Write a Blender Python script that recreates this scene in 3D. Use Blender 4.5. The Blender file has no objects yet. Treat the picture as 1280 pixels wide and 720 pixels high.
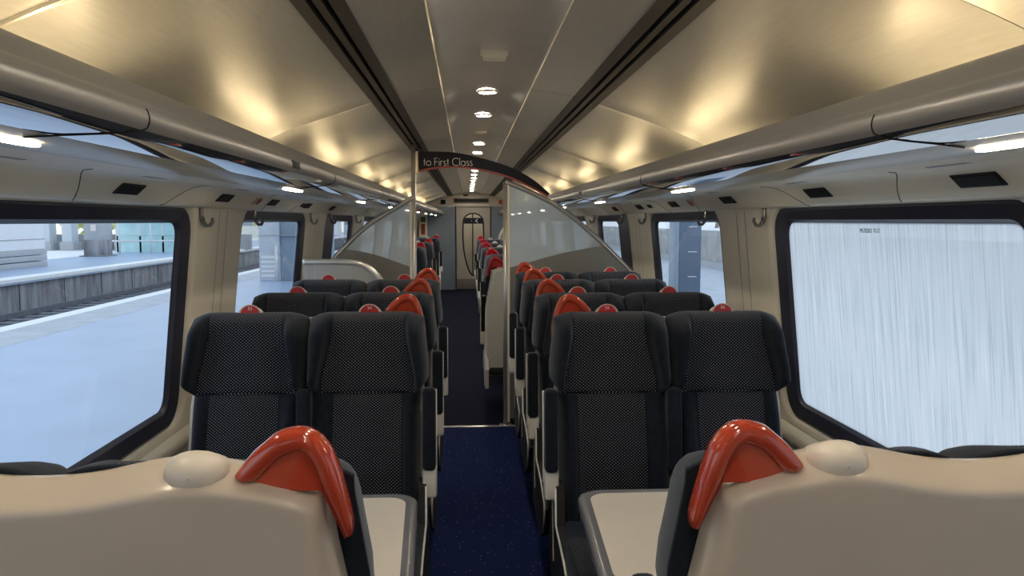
import bpy, bmesh, math, random
from mathutils import Vector, Matrix
random.seed(3)
S = bpy.context.scene
COL = S.collection
PI = math.pi
cos, sin = math.cos, math.sin

# ------------------------------------------------------------------ materials
def mat(name, col=(.5,.5,.5), rough=.5, metal=0., emit=None, estr=0., spec=None, sheen=0., coat=0., noise=None, bump=None):
    m = bpy.data.materials.new(name); m.use_nodes = True
    nt = m.node_tree; b = nt.nodes['Principled BSDF']
    b.inputs['Base Color'].default_value = (*col, 1)
    b.inputs['Roughness'].default_value = rough
    b.inputs['Metallic'].default_value = metal
    if spec is not None: b.inputs['Specular IOR Level'].default_value = spec
    if sheen:
        b.inputs['Sheen Weight'].default_value = sheen
        b.inputs['Sheen Roughness'].default_value = .45
        b.inputs['Sheen Tint'].default_value = (.75, .85, 1, 1)
    if coat: b.inputs['Coat Weight'].default_value = coat; b.inputs['Coat Roughness'].default_value = .06
    if emit:
        b.inputs['Emission Color'].default_value = (*emit, 1); b.inputs['Emission Strength'].default_value = estr
    if noise:
        scale, amt, stretch = noise
        tc = nt.nodes.new('ShaderNodeTexCoord'); mp = nt.nodes.new('ShaderNodeMapping')
        mp.inputs['Scale'].default_value = stretch
        n = nt.nodes.new('ShaderNodeTexNoise'); n.inputs['Scale'].default_value = scale; n.inputs['Detail'].default_value = 4
        r = nt.nodes.new('ShaderNodeValToRGB')
        r.color_ramp.elements[0].position = .3; r.color_ramp.elements[1].position = .7
        r.color_ramp.elements[0].color = (*[c*(1-amt) for c in col], 1)
        r.color_ramp.elements[1].color = (*[min(1, c*(1+amt)) for c in col], 1)
        nt.links.new(tc.outputs['Object'], mp.inputs[0]); nt.links.new(mp.outputs[0], n.inputs['Vector'])
        nt.links.new(n.outputs['Fac'], r.inputs[0]); nt.links.new(r.outputs[0], b.inputs['Base Color'])
        if bump:
            bp = nt.nodes.new('ShaderNodeBump'); bp.inputs['Strength'].default_value = bump; bp.inputs['Distance'].default_value = .01
            nt.links.new(n.outputs['Fac'], bp.inputs['Height']); nt.links.new(bp.outputs[0], b.inputs['Normal'])
    return m

def dots_mat(name, base, dot, period, thr=.62):
    """woven moquette: light dots on a diagonal lattice over dark cloth"""
    m = mat(name, base, .9, sheen=.12, spec=.2)
    nt = m.node_tree; b = nt.nodes['Principled BSDF']
    tc = nt.nodes.new('ShaderNodeTexCoord'); sp = nt.nodes.new('ShaderNodeSeparateXYZ')
    nt.links.new(tc.outputs['Object'], sp.inputs[0])
    def M(op, a, bb=None):
        n = nt.nodes.new('ShaderNodeMath'); n.operation = op
        for i, v in enumerate((a, bb)):
            if v is None: continue
            if isinstance(v, (int, float)): n.inputs[i].default_value = v
            else: nt.links.new(v, n.inputs[i])
        return n.outputs[0]
    k = 2*PI/period
    zz = M('ADD', sp.outputs['Z'], sp.outputs['Y'])
    p = M('MULTIPLY', M('COSINE', M('MULTIPLY', sp.outputs['X'], k)), M('COSINE', M('MULTIPLY', zz, k)))
    mr = nt.nodes.new('ShaderNodeMapRange'); mr.interpolation_type = 'SMOOTHSTEP'
    mr.inputs['From Min'].default_value = thr-.2; mr.inputs['From Max'].default_value = thr+.2
    nt.links.new(p, mr.inputs['Value'])
    mx = nt.nodes.new('ShaderNodeMix'); mx.data_type = 'RGBA'
    mx.inputs['A'].default_value = (*base, 1); mx.inputs['B'].default_value = (*dot, 1)
    nt.links.new(mr.outputs[0], mx.inputs['Factor']); nt.links.new(mx.outputs['Result'], b.inputs['Base Color'])
    return m

def glass_mat(name, tint=(.93,.96,.97), rough=0., mixd=0., dcol=(.5,.55,.6)):
    m = bpy.data.materials.new(name); m.use_nodes = True
    nt = m.node_tree; nt.nodes.clear()
    o = nt.nodes.new('ShaderNodeOutputMaterial'); t = nt.nodes.new('ShaderNodeBsdfTransparent')
    t.inputs[0].default_value = (*tint, 1)
    g = nt.nodes.new('ShaderNodeBsdfGlossy'); g.inputs['Roughness'].default_value = rough
    lw = nt.nodes.new('ShaderNodeLayerWeight'); lw.inputs['Blend'].default_value = .5
    pw = nt.nodes.new('ShaderNodeMath'); pw.operation = 'POWER'; pw.inputs[1].default_value = 5; nt.links.new(lw.outputs['Facing'], pw.inputs[0])
    f = nt.nodes.new('ShaderNodeMath'); f.operation = 'MULTIPLY_ADD'; f.inputs[1].default_value = .85; f.inputs[2].default_value = .05; nt.links.new(pw.outputs[0], f.inputs[0])
    mx = nt.nodes.new('ShaderNodeMixShader')
    nt.links.new(f.outputs[0], mx.inputs[0]); nt.links.new(g.outputs[0], mx.inputs[2])
    if mixd:
        d = nt.nodes.new('ShaderNodeBsdfDiffuse'); d.inputs[0].default_value = (*dcol, 1)
        tl = nt.nodes.new('ShaderNodeBsdfTranslucent'); tl.inputs[0].default_value = (*dcol, 1)
        a = nt.nodes.new('ShaderNodeMixShader'); a.inputs[0].default_value = .5
        nt.links.new(d.outputs[0], a.inputs[1]); nt.links.new(tl.outputs[0], a.inputs[2])
        m2 = nt.nodes.new('ShaderNodeMixShader'); m2.inputs[0].default_value = mixd
        nt.links.new(t.outputs[0], m2.inputs[1]); nt.links.new(a.outputs[0], m2.inputs[2])
        nt.links.new(m2.outputs[0], mx.inputs[1])
    else:
        nt.links.new(t.outputs[0], mx.inputs[1])
    nt.links.new(mx.outputs[0], o.inputs[0])
    return m

def condensation_mat():
    """pane fogged by condensation with drip runs down it"""
    m = bpy.data.materials.new('fogged_glass'); m.use_nodes = True
    nt = m.node_tree; nt.nodes.clear(); L = nt.links.new
    o = nt.nodes.new('ShaderNodeOutputMaterial')
    tc = nt.nodes.new('ShaderNodeTexCoord'); mp = nt.nodes.new('ShaderNodeMapping'); mp.inputs['Scale'].default_value = (0, 95, 3.0)
    n = nt.nodes.new('ShaderNodeTexNoise'); n.inputs['Scale'].default_value = 1; n.inputs['Detail'].default_value = 5; n.inputs['Distortion'].default_value = .25
    L(tc.outputs['Object'], mp.inputs[0]); L(mp.outputs[0], n.inputs['Vector'])
    r = nt.nodes.new('ShaderNodeValToRGB'); e = r.color_ramp.elements
    e[0].position = .36; e[0].color = (.66,.71,.75,1); e[1].position = .68; e[1].color = (.95,.965,.97,1)
    x = e.new(.46); x.color = (.80,.845,.875,1); x = e.new(.56); x.color = (.83,.87,.895,1)
    L(n.outputs['Fac'], r.inputs[0])
    n2 = nt.nodes.new('ShaderNodeTexNoise'); n2.inputs['Scale'].default_value = 2.2; n2.inputs['Detail'].default_value = 3
    L(tc.outputs['Object'], n2.inputs['Vector'])
    d = nt.nodes.new('ShaderNodeBsdfTranslucent'); L(r.outputs[0], d.inputs[0])
    df = nt.nodes.new('ShaderNodeBsdfDiffuse'); L(r.outputs[0], df.inputs[0])
    a = nt.nodes.new('ShaderNodeMixShader'); a.inputs[0].default_value = .25
    L(d.outputs[0], a.inputs[1]); L(df.outputs[0], a.inputs[2])
    t = nt.nodes.new('ShaderNodeBsdfTransparent')
    mr = nt.nodes.new('ShaderNodeMapRange'); mr.inputs['From Min'].default_value = .35; mr.inputs['From Max'].default_value = .75
    mr.inputs['To Min'].default_value = .97; mr.inputs['To Max'].default_value = .86; L(n2.outputs['Fac'], mr.inputs['Value'])
    mx = nt.nodes.new('ShaderNodeMixShader'); L(mr.outputs[0], mx.inputs[0]); L(t.outputs[0], mx.inputs[1]); L(a.outputs[0], mx.inputs[2])
    L(mx.outputs[0], o.inputs[0])
    return m

def carpet_mat(name, base, fleck, thr):
    m = mat(name, base, .95, spec=.1)
    nt = m.node_tree; b = nt.nodes['Principled BSDF']; L = nt.links.new
    tc = nt.nodes.new('ShaderNodeTexCoord')
    v = nt.nodes.new('ShaderNodeTexVoronoi'); v.inputs['Scale'].default_value = 60
    w = nt.nodes.new('ShaderNodeTexWhiteNoise'); n = nt.nodes.new('ShaderNodeTexNoise'); n.inputs['Scale'].default_value = 260
    L(tc.outputs['Object'], v.inputs['Vector']); L(tc.outputs['Object'], n.inputs['Vector'])
    sp = nt.nodes.new('ShaderNodeSeparateColor'); L(v.outputs['Color'], sp.inputs[0])
    gt = nt.nodes.new('ShaderNodeMath'); gt.operation = 'GREATER_THAN'; gt.inputs[1].default_value = thr; L(sp.outputs[0], gt.inputs[0])
    lt = nt.nodes.new('ShaderNodeMath'); lt.operation = 'LESS_THAN'; lt.inputs[1].default_value = .22; L(v.outputs['Distance'], lt.inputs[0])
    mu = nt.nodes.new('ShaderNodeMath'); mu.operation = 'MULTIPLY'; L(gt.outputs[0], mu.inputs[0]); L(lt.outputs[0], mu.inputs[1])
    r = nt.nodes.new('ShaderNodeValToRGB'); r.color_ramp.elements[0].color = (*[c*.55 for c in base], 1); r.color_ramp.elements[1].color = (*[c*1.5 for c in base], 1)
    r.color_ramp.elements[0].position = .35; r.color_ramp.elements[1].position = .65; L(n.outputs['Fac'], r.inputs[0])
    mx = nt.nodes.new('ShaderNodeMix'); mx.data_type = 'RGBA'; mx.inputs['B'].default_value = (*fleck, 1)
    L(mu.outputs[0], mx.inputs['Factor']); L(r.outputs[0], mx.inputs['A']); L(mx.outputs['Result'], b.inputs['Base Color'])
    return m

M = dict(
    cream=mat('cream_plastic', (.66,.60,.51), .32, noise=(3,.05,(1,1,1))),
    wallcream=mat('cream_wall_panel', (.78,.73,.61), .42, noise=(2,.05,(1,1,1))),
    cove=mat('grey_cream_cove_panel', (.80,.73,.58), .42, noise=(2,.05,(1,1,1))),
    shell=mat('beige_seat_shell', (.54,.465,.38), .28, coat=.25, noise=(4,.04,(1,1,1))),
    white=mat('white_seat_trim', (.74,.72,.66), .35, noise=(5,.04,(1,1,1))),
    ceil=mat('brushed_metallic_ceiling', (.545,.54,.52), .36, .34, noise=(9,.05,(14,1,1)), bump=.012),
    strip=mat('glossy_metallic_strip', (.70,.69,.66), .24, .25, noise=(5,.03,(1,1,1))),
    slot=mat('dark_grey_slot', (.024,.022,.021), .5, 0., noise=(6,.1,(1,1,1))),
    groove=mat('black_groove', (.004,.004,.004), .8, noise=(6,.1,(1,1,1))),
    rack=mat('satin_grey_rack', (.25,.24,.225), .36, .35, noise=(8,.03,(1,.1,1))),
    rackgloss=mat('polished_rack_underside', (.62,.61,.60), .04, 1., noise=(8,.02,(1,.1,1))),
    rackcream=mat('olive_cream_rack_base', (.50,.45,.34), .3, noise=(6,.04,(1,1,1))),
    frame=mat('black_window_surround', (.038,.041,.064), .32, noise=(6,.1,(1,1,1))),
    hookm=mat('dark_hook_steel', (.30,.28,.25), .28, 1., noise=(6,.05,(1,1,1))),
    rubber=mat('black_rubber', (.012,.012,.013), .6, noise=(6,.1,(1,1,1))),
    navy=mat('navy_velour', (.008,.0115,.019), .9, sheen=.18, spec=.25, noise=(40,.25,(1,1,1))),
    moq=dots_mat('dotted_moquette', (.006,.0072,.012), (.31,.32,.36), .0128, .70),
    firstcloth=mat('first_class_navy_cloth', (.014,.016,.028), .9, sheen=.3, noise=(60,.2,(1,1,1))),
    orange=mat('orange_red_gloss_plastic', (.44,.052,.020), .16, coat=.6, noise=(5,.04,(1,1,1))),
    crimson=mat('crimson_gloss_plastic', (.45,.012,.02), .2, coat=.5, noise=(5,.04,(1,1,1))),
    discred=mat('red_number_disc', (.50,.03,.03), .4, noise=(5,.04,(1,1,1))),
    ink=mat('white_print', (.8,.72,.68), .5, noise=(9,.03,(1,1,1))),
    tabletop=mat('ivory_laminate', (.70,.65,.57), .3, noise=(6,.03,(1,1,1))),
    tableedge=mat('grey_table_edging', (.16,.165,.18), .25, noise=(6,.08,(1,1,1))),
    steel=mat('brushed_steel', (.62,.60,.56), .28, .65, noise=(7,.05,(1,1,12))),
    dark=mat('dark_underframe', (.02,.02,.022), .6, noise=(6,.1,(1,1,1))),
    carpet=carpet_mat('blue_flecked_carpet', (.008,.016,.072), (.14,.18,.32), .84),
    carpet2=carpet_mat('dark_navy_carpet', (.006,.007,.020), (.03,.03,.05), .97),
    glass=glass_mat('window_glass'),
    screen=glass_mat('hazy_screen_glass', (.80,.86,.90), .03, .6, (.74,.81,.85)),
    fog=condensation_mat(),
    panelgrey=mat('grey_screen_panel', (.23,.215,.19), .35, .3, noise=(4,.06,(1,1,1))),
    sign=mat('dark_navy_sign', (.009,.009,.016), .5, spec=.25, noise=(6,.1,(1,1,1))),
    signred=mat('red_sign_edge', (.33,.06,.05), .4, noise=(6,.06,(1,1,1))),
    letter=mat('pale_grey_lettering', (.72,.72,.70), .5, noise=(6,.02,(1,1,1))),
    luggage=mat('grey_luggage_panel', (.34,.335,.31), .3, .2, noise=(4,.05,(1,1,1))),
    blue=mat('slate_blue_bulkhead', (.17,.205,.25), .35, .15, noise=(3,.05,(1,1,1))),
    header=mat('taupe_header', (.40,.36,.31), .45, noise=(3,.05,(1,1,1))),
    door=mat('taupe_door', (.36,.325,.28), .4, noise=(3,.05,(1,1,1))),
    kick=mat('brown_kickplate', (.16,.14,.12), .4, noise=(3,.06,(1,1,1))),
    black=mat('black_display', (.010,.010,.011), .55, spec=.15, noise=(6,.1,(1,1,1))),
    smoked=mat('smoked_grille', (.035,.033,.035), .6, spec=.2, noise=(300,.5,(1,1,1))),
    redsign=mat('red_notice', (.42,.04,.03), .5, noise=(6,.06,(1,1,1))),
    greensign=mat('green_notice', (.03,.09,.05), .5, noise=(6,.06,(1,1,1))),
    lens=mat('warm_lens', (.9,.85,.7), .4, emit=(1,.88,.72), estr=120., noise=(6,.02,(1,1,1))),
    rlens=mat('reading_lens', (.9,.85,.7), .4, emit=(1,.85,.62), estr=26., noise=(6,.02,(1,1,1))),
    vfill=mat('vestibule_fill', (.9,.85,.7), .4, emit=(1,.88,.68), estr=5., noise=(6,.02,(1,1,1))),
    tube=mat('warm_tube', (.9,.8,.6), .4, emit=(1,.76,.42), estr=10., noise=(6,.02,(1,1,1))),
    plat=mat('pale_platform_paving', (.37,.475,.65), .38, noise=(1.2,.05,(1,1,1))),  # blue cast of the shade is put into the paving colour
    edgepave=mat('grey_edge_paving', (.46,.50,.56), .6, noise=(3,.1,(1,1,1))),
    sleeper=mat('dark_sleeper', (.18,.19,.22), .9, noise=(5,.2,(1,1,1))),
    white_line=mat('white_edge_line', (.85,.88,.9), .6, noise=(3,.05,(1,1,1))),
    ballast=mat('grey_ballast', (.13,.145,.18), .95, noise=(9,.5,(1,1,1))),
    rail=mat('rusty_rail', (.16,.17,.2), .5, .4, noise=(9,.2,(1,1,1))),
    concrete=mat('stained_concrete', (.26,.27,.29), .9, noise=(1.6,.45,(1,2.5,.35))),
    clad=mat('white_cladding', (.90,.92,.95), .5, noise=(1,.03,(1,1,1))),
    cladgrey=mat('grey_cladding_base', (.42,.44,.47), .6, noise=(1,.05,(1,1,1))),
    pale=mat('painted_sun_concrete', (.80,.79,.76), .8, noise=(2,.06,(1,1,1))),  # sunlight on the distant blocks painted as a bright base colour
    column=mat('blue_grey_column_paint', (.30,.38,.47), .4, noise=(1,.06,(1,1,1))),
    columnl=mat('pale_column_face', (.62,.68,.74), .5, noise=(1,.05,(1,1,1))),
    columnd=mat('slate_column_paint', (.13,.18,.26), .45, noise=(1,.08,(1,1,1))),
    aqua=mat('aqua_glass_panel', (.50,.76,.78), .2, noise=(2,.12,(1,1,1))),
    steelw=mat('white_steelwork', (.72,.75,.78), .5, noise=(2,.05,(1,1,1))),
    leaf=mat('yellow_green_foliage', (.62,.66,.28), .8, noise=(6,.35,(1,1,1))),
    twig=mat('bare_brown_twigs', (.30,.24,.20), .9, noise=(6,.3,(1,1,1))),
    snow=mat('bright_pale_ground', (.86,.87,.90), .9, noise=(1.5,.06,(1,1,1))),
    greywall=mat('pale_grey_retaining_wall', (.40,.415,.41), .9, noise=(2,.2,(1,1,.5))),
    bluepave=mat('blue_white_paving', (.50,.55,.63), .8, noise=(2,.12,(1,1,1))),  # even blue-white ground colour
    roofm=mat('grey_roof_skin', (.3,.3,.3), .7, noise=(2,.05,(1,1,1))),
    gtext=mat('grey_etched_text', (.22,.24,.26), .7, noise=(9,.05,(1,1,1))),
)

# ------------------------------------------------------------------ builders
def link(o, parent=None):
    COL.objects.link(o)
    if parent: o.parent = parent
    return o
def meta(o, label=None, cat=None, group=None, kind=None):
    if label: o['label'] = label
    if cat: o['category'] = cat
    if group: o['group'] = group
    if kind: o['kind'] = kind
    return o
def empty(name, loc, label=None, cat=None, group=None, kind=None):
    o = bpy.data.objects.new(name, None); link(o); o.location = loc; o.empty_display_size = .1
    return meta(o, label, cat, group, kind)

class B:
    """collects pieces into one mesh"""
    def __init__(s): s.v=[]; s.f=[]; s.mi=[]; s.sm=[]
    def add(s, vs, fs, mi=0, smooth=False):
        n=len(s.v); s.v += [tuple(v) for v in vs]
        for f in fs: s.f.append([i+n for i in f]); s.mi.append(mi); s.sm.append(smooth)
        return s
    def box(s, x0,x1,y0,y1,z0,z1, bev=0., mi=0, seg=2, xf=None):
        bm=bmesh.new(); bmesh.ops.create_cube(bm,size=1)
        for v in bm.verts: v.co=Vector(((x0+x1)/2+v.co.x*(x1-x0),(y0+y1)/2+v.co.y*(y1-y0),(z0+z1)/2+v.co.z*(z1-z0)))
        if bev: bmesh.ops.bevel(bm,geom=bm.edges[:],offset=bev,segments=seg,profile=.5,affect='EDGES')
        bm.verts.index_update()
        vs=[xf@v.co if xf else v.co.copy() for v in bm.verts]
        s.add(vs,[[v.index for v in f.verts] for f in bm.faces],mi,bool(bev)); bm.free(); return s
    def cyl(s, c, axis, r, h, n=24, mi=0, r2=None):
        c=Vector(c); ax=Vector(axis).normalized(); q=ax.to_track_quat('Z','Y'); r2=r if r2 is None else r2
        vs=[c+q@Vector((r*cos(2*PI*i/n),r*sin(2*PI*i/n),0)) for i in range(n)]+[c+q@Vector((r2*cos(2*PI*i/n),r2*sin(2*PI*i/n),h)) for i in range(n)]
        s.add(vs,[[i,(i+1)%n,n+(i+1)%n,n+i] for i in range(n)],mi,True)
        s.add(vs[:n],[list(range(n))[::-1]],mi); s.add(vs[n:],[list(range(n))],mi); return s
    def tube(s, pts, r, n=12, mi=0, closed=False, flat=None):
        P=[Vector(p) for p in pts]; N=len(P); vs=[]; up=None
        for i,p in enumerate(P):
            a=P[i-1] if i>0 else (P[-1] if closed else p); b=P[(i+1)%N] if (i<N-1 or closed) else p
            t=(b-a).normalized()
            if up is None: up=Vector((0,0,1)) if abs(t.z)<.9 else Vector((0,1,0))
            sd=t.cross(up).normalized(); u=sd.cross(t).normalized(); up=u
            rr=r[i] if isinstance(r,(list,tuple)) else r
            for k in range(n):
                an=2*PI*k/n; vs.append(p+sd*cos(an)*rr+u*sin(an)*rr*(flat or 1))
        fs=[]
        for i in range(N if closed else N-1):
            j=(i+1)%N
            for k in range(n): fs.append([i*n+k,i*n+(k+1)%n,j*n+(k+1)%n,j*n+k])
        s.add(vs,fs,mi,True)
        if not closed: s.add(vs[:n],[list(range(n))],mi); s.add(vs[-n:],[list(range(n))],mi)
        return s
    def prism(s, poly, y0, y1, mi=0, axis='y', smooth=False):
        """poly of (a,b) extruded along an axis; y: (x,z)->along y ; z: (x,y)->along z ; x: (y,z)->along x"""
        n=len(poly)
        def P(a,b,t): return {'y':(a,t,b),'z':(a,b,t),'x':(t,a,b)}[axis]
        v0=[P(a,b,y0) for a,b in poly]; v1=[P(a,b,y1) for a,b in poly]
        s.add(v0+v1,[[i,(i+1)%n,n+(i+1)%n,n+i] for i in range(n)],mi,smooth)
        s.add(v0,[list(range(n))],mi); s.add(v1,[list(range(n))[::-1]],mi); return s
    def sheet(s, prof, ys, mi=0, smooth=True, side=1, off=None):
        """open profile of (x,z) swept along y"""
        m=len(prof); vs=[]
        for y in ys:
            for k,(x,z) in enumerate(prof):
                dx,dz = off(k,y) if off else (0,0)
                vs.append((side*(x+dx),y,z+dz))
        fs=[[i*m+k,i*m+k+1,(i+1)*m+k+1,(i+1)*m+k] for i in range(len(ys)-1) for k in range(m-1)]
        return s.add(vs,fs,mi,smooth)
    def build(s, name, mats, parent=None, fixn=True, auto=None):
        me=bpy.data.meshes.new(name); me.from_pydata(s.v,[],s.f)
        if not isinstance(mats,(list,tuple)): mats=[mats]
        for m in mats: me.materials.append(m)
        me.polygons.foreach_set('material_index',s.mi); me.polygons.foreach_set('use_smooth',s.sm)
        me.update()
        if fixn:
            bm=bmesh.new(); bm.from_mesh(me)
            bmesh.ops.remove_doubles(bm,verts=bm.verts,dist=1e-5)
            bmesh.ops.recalc_face_normals(bm,faces=bm.faces); bm.to_mesh(me); bm.free()
        if auto: me.set_sharp_from_angle(angle=math.radians(auto))
        o=bpy.data.objects.new(name,me); return link(o,parent)

def ss(t): t=max(0.,min(1.,t)); return t*t*(3-2*t)
def rrect(y0,y1,z0,z1,r,k=7):
    pts=[]
    for (cy,cz,a0) in ((y1-r,z1-r,0),(y0+r,z1-r,PI/2),(y0+r,z0+r,PI),(y1-r,z0+r,1.5*PI)):
        for i in range(k): a=a0+PI/2*i/(k-1); pts.append((cy+r*cos(a),cz+r*sin(a)))
    return pts
def rrect_outer(y0,y1,z0,z1,Y0,Y1,Z0,Z1,r,k=7):
    """points on rect Y0..Y1,Z0..Z1 matching rrect() point for point"""
    pts=[]; inner=rrect(y0,y1,z0,z1,r,k); h=(k-1)/2
    cor=((Y1,Z1),(Y0,Z1),(Y0,Z0),(Y1,Z0))
    for c in range(4):
        Cy,Cz=cor[c]
        for i in range(k):
            iy,iz=inner[c*k+i]
            first_is_vert = c in (0,2)
            t=abs(i-h)/h
            if i==h: pts.append((Cy,Cz))
            elif (i<h)==first_is_vert: pts.append((Cy, Cz+(iz-Cz)*t if i in (0,k-1) else Cz+(inner[c*k+(0 if i<h else k-1)][1]-Cz)*t))
            else: pts.append((Cy+(inner[c*k+(0 if i<h else k-1)][0]-Cy)*t, Cz))
    return pts
def ring(b, A, Bq, mi=0, smooth=False):
    n=len(A); b.add(list(A)+list(Bq),[[i,(i+1)%n,n+(i+1)%n,n+i] for i in range(n)],mi,smooth)

# ------------------------------------------------------------------ camera
f_px=967.; VX,VY=584.,276.; CAM=Vector((-.09,0,1.55))
pit=math.atan((360-VY)/f_px); yaw=math.atan((640-VX)*cos(pit)/f_px)
Fw=Vector((sin(yaw)*cos(pit),cos(yaw)*cos(pit),-sin(pit)))
cd=bpy.data.cameras.new('camera'); cam=bpy.data.objects.new('camera',cd); COL.objects.link(cam)
cam.location=CAM; cam.rotation_euler=Fw.to_track_quat('-Z','Y').to_euler()
cd.sensor_width=36; cd.lens=36*f_px/1280; cd.clip_start=.02; cd.clip_end=400
S.camera=cam

# ------------------------------------------------------------------ coach shell
Y0,YE=-2.9,17.46
def XW(z): return 1.185+.1067*(1.55-z)      # inner face of the side wall (leans in towards the roof)
HZ0,HZ1=.72,1.60
WC=[2.44+2.22*k for k in range(-2,7)]
CUTS=[Y0]+[WC[0]+1.11+2.22*k for k in range(8)]+[16.87]

fl=B(); fl.box(-1.33,1.33,Y0,5.74,-.06,0); fl=fl.build('floor',M['carpet']); meta(fl,'blue carpet with pale flecks along the aisle','floor',kind='structure')
f2=B(); f2.box(-1.33,1.33,5.74,YE+1.8,-.06,0); f2=f2.build('floor',M['carpet2']); meta(f2,'plain dark navy carpet beyond the glass screens','floor',kind='structure')
th=B(); th.box(-.30,.30,5.72,5.76,0,.006,.002); meta(th.build('trim_1',M['steel']),'metal threshold strip across the aisle','trim',kind='structure')

for side,sn,clear in ((-1,'left','platform'),(1,'right','fogged')):
    w=B()
    def P(y,z,d=0): return (side*(XW(z)+d),y,z)
    zt=1.615
    for bi,wc in enumerate(WC):
        ya,yb=wc-.78,wc+.78
        if wc<7: pass
        inn=rrect(ya,yb,HZ0,HZ1,.11); rim=rrect(ya-.025,yb+.025,HZ0-.02,HZ1+.012,.13)
        c0=CUTS[bi]; c1=CUTS[bi+1]
        out=rrect_outer(ya,yb,HZ0,HZ1,c0,c1,.69,zt,.11)
        ring(w,[P(y,z) for y,z in out],[P(y,z) for y,z in rim])
        mid=[((a[0]*.7+b[0]*.3),(a[1]*.7+b[1]*.3)) for a,b in zip(inn,rim)]
        ring(w,[P(y,z) for y,z in rim],[P(y,z,.008) for y,z in mid],smooth=True)
        ring(w,[P(y,z,.008) for y,z in mid],[P(y,z,.022) for y,z in inn],smooth=True)
    w.add([P(16.87,.69),P(YE,.69),P(YE,zt),P(16.87,zt)],[[0,1,2,3]])
    low=[(XW(.69),.69),(XW(.69)-.006,.685),(XW(.69)-.022,.672),(XW(.69)-.028,.655),(XW(.69)-.02,.625),(XW(.6),.60),(XW(.6)+.004,.3),(1.27,.14),(1.22,.12),(1.21,0)]
    w.sheet(low,[Y0,YE],side=side)
    wall=w.build('wall_'+sn,M['wallcream'],auto=40)
    meta(wall,'cream side wall and window pillars on the %s side'%('platform' if side<0 else 'fogged-window'),'wall',kind='structure')
    # joint lines on the pillars
    j=B()
    for k,wc in enumerate(WC[:-1]):
        for dy in (-.05,.06):
            y=wc+1.11+dy
            j.add([P(y-.002,.70,-.0012),P(y+.002,.70,-.0012),P(y+.002,1.598,-.0012),P(y-.002,1.598,-.0012)],[[0,1,2,3]])
    j.build('panel_joint',M['groove'],wall)
    # coved panel between wall and luggage rack
    cv=B(); prof=[(XW(1.615),1.615),(1.168,1.607),(1.155,1.604),(1.14,1.610),(1.115,1.632),(1.09,1.655),(1.068,1.671),(1.047,1.6775),(1.02,1.679),(.95,1.677),(.87,1.6745),(.80,1.673)]
    cv.sheet(prof,[Y0,YE],side=side)
    cove=cv.build('trim_2' if side<0 else 'trim_3',M['cove'],auto=60); meta(cove,'pale coved panel above the windows on the %s side'%('platform' if side<0 else 'fogged-window'),'panel',kind='structure')
    jn=B()
    for k in range(-1,9):
        for (y0,dd) in ((2.0+1.92*k,.16),(2.9+1.92*k,-.14)):
            pr=[(1.02,1.679),(1.047,1.6775),(1.068,1.671),(1.09,1.655),(1.115,1.632),(1.14,1.610),(1.152,1.6045)]
            pts=[(side*x,y0+dd*ss(i/6),z-.0004) for i,(x,z) in enumerate(pr)]
            jn.tube(pts,.0013,6)
    jn.build('panel_joint',M['groove'],cove)
    # windows
    for wi,wc in enumerate(WC):
        num=wi+1+(0 if side<0 else len(WC))
        ya,yb=wc-.78,wc+.78
        near=.09; 
        if wi==4: near=.58
        win=empty('window_%d'%num,(side*XW(.72),wc,.72),kind='structure')
        meta(win,('clear window onto the platform, number %d from the camera end' if side<0 else 'window on the fogged side, number %d from the camera end')%(wi+1),'window')
        Lc=Matrix.Translation((-side*XW(.72),-wc,-.72))
        inn=rrect(ya,yb,HZ0,HZ1,.11); gl=rrect(ya+near,yb-.095,HZ0+.075,HZ1-.058,.055)
        g2=rrect(ya+near-.012,yb-.083,HZ0+.063,HZ1-.046,.065)
        def Q(y,z,d=0): return Lc@Vector((side*(XW(z)+d),y,z))
        fr=B()
        fr_in=rrect(ya+.012,yb-.012,HZ0+.01,HZ1-.008,.10)
        ring(fr,[Q(y,z,.0215) for y,z in inn],[Q(y,z,.018) for y,z in fr_in],smooth=True)
        ring(fr,[Q(y,z,.018) for y,z in fr_in],[Q(y,z,.030) for y,z in g2],smooth=True)
        ring(fr,[Q(y,z,.030) for y,z in g2],[Q(y,z,.046) for y,z in gl])
        back=rrect(ya-.2,yb+.2,HZ0-.02,HZ1+.01,.11)
        ring(fr,[Q(y,z,.050) for y,z in gl],[Q(y,z,.050) for y,z in back])
        fr.build('window_frame',M['frame'],win,fixn=False,auto=50)
        pn=B(); gl2=rrect(ya+near-.01,yb-.085,HZ0+.065,HZ1-.048,.06)
        nn=len(gl2); pn.add([Q(y,z,.044) for y,z in gl2],[list(range(nn))])
        fog = side>0 and wi in (0,1,2)
        po=pn.build('pane',M['fog'] if fog else M['glass'],win,fixn=False)
        if fog and wi==2: po['label']='pane fogged white with condensation streaks'

# glass marking on the fogged pane
def text_mesh(name, s, size, material, parent, xf, extrude=.0004):
    c=bpy.data.curves.new(name,'FONT'); c.body=s; c.size=size; c.extrude=extrude; c.align_x='CENTER'; c.align_y='CENTER'
    o=bpy.data.objects.new(name,c); COL.objects.link(o)
    dg=bpy.context.evaluated_depsgraph_get(); me=bpy.data.meshes.new_from_object(o.evaluated_get(dg))
    bpy.data.objects.remove(o); bpy.data.curves.remove(c)
    me.transform(xf); me.name=name; me.materials.clear(); me.materials.append(material)
    ob=bpy.data.objects.new(name,me); return link(ob,parent)
winA=[o for o in S.objects if o.name=='window_12'][0]
zt=1.517; xx=XW(zt)+.040
bas=Matrix(((0,-sin(.1066),cos(.1066)*-1,0),(-1,0,0,0),(0,cos(.1066),sin(.1066)*-1,0),(0,0,0,1)))
gt=text_mesh('glass_marking','MUSEBO TGT',.021,M['gtext'],winA,Matrix.Translation((xx-XW(.72),2.475-2.44,zt-.72))@bas)

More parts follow.
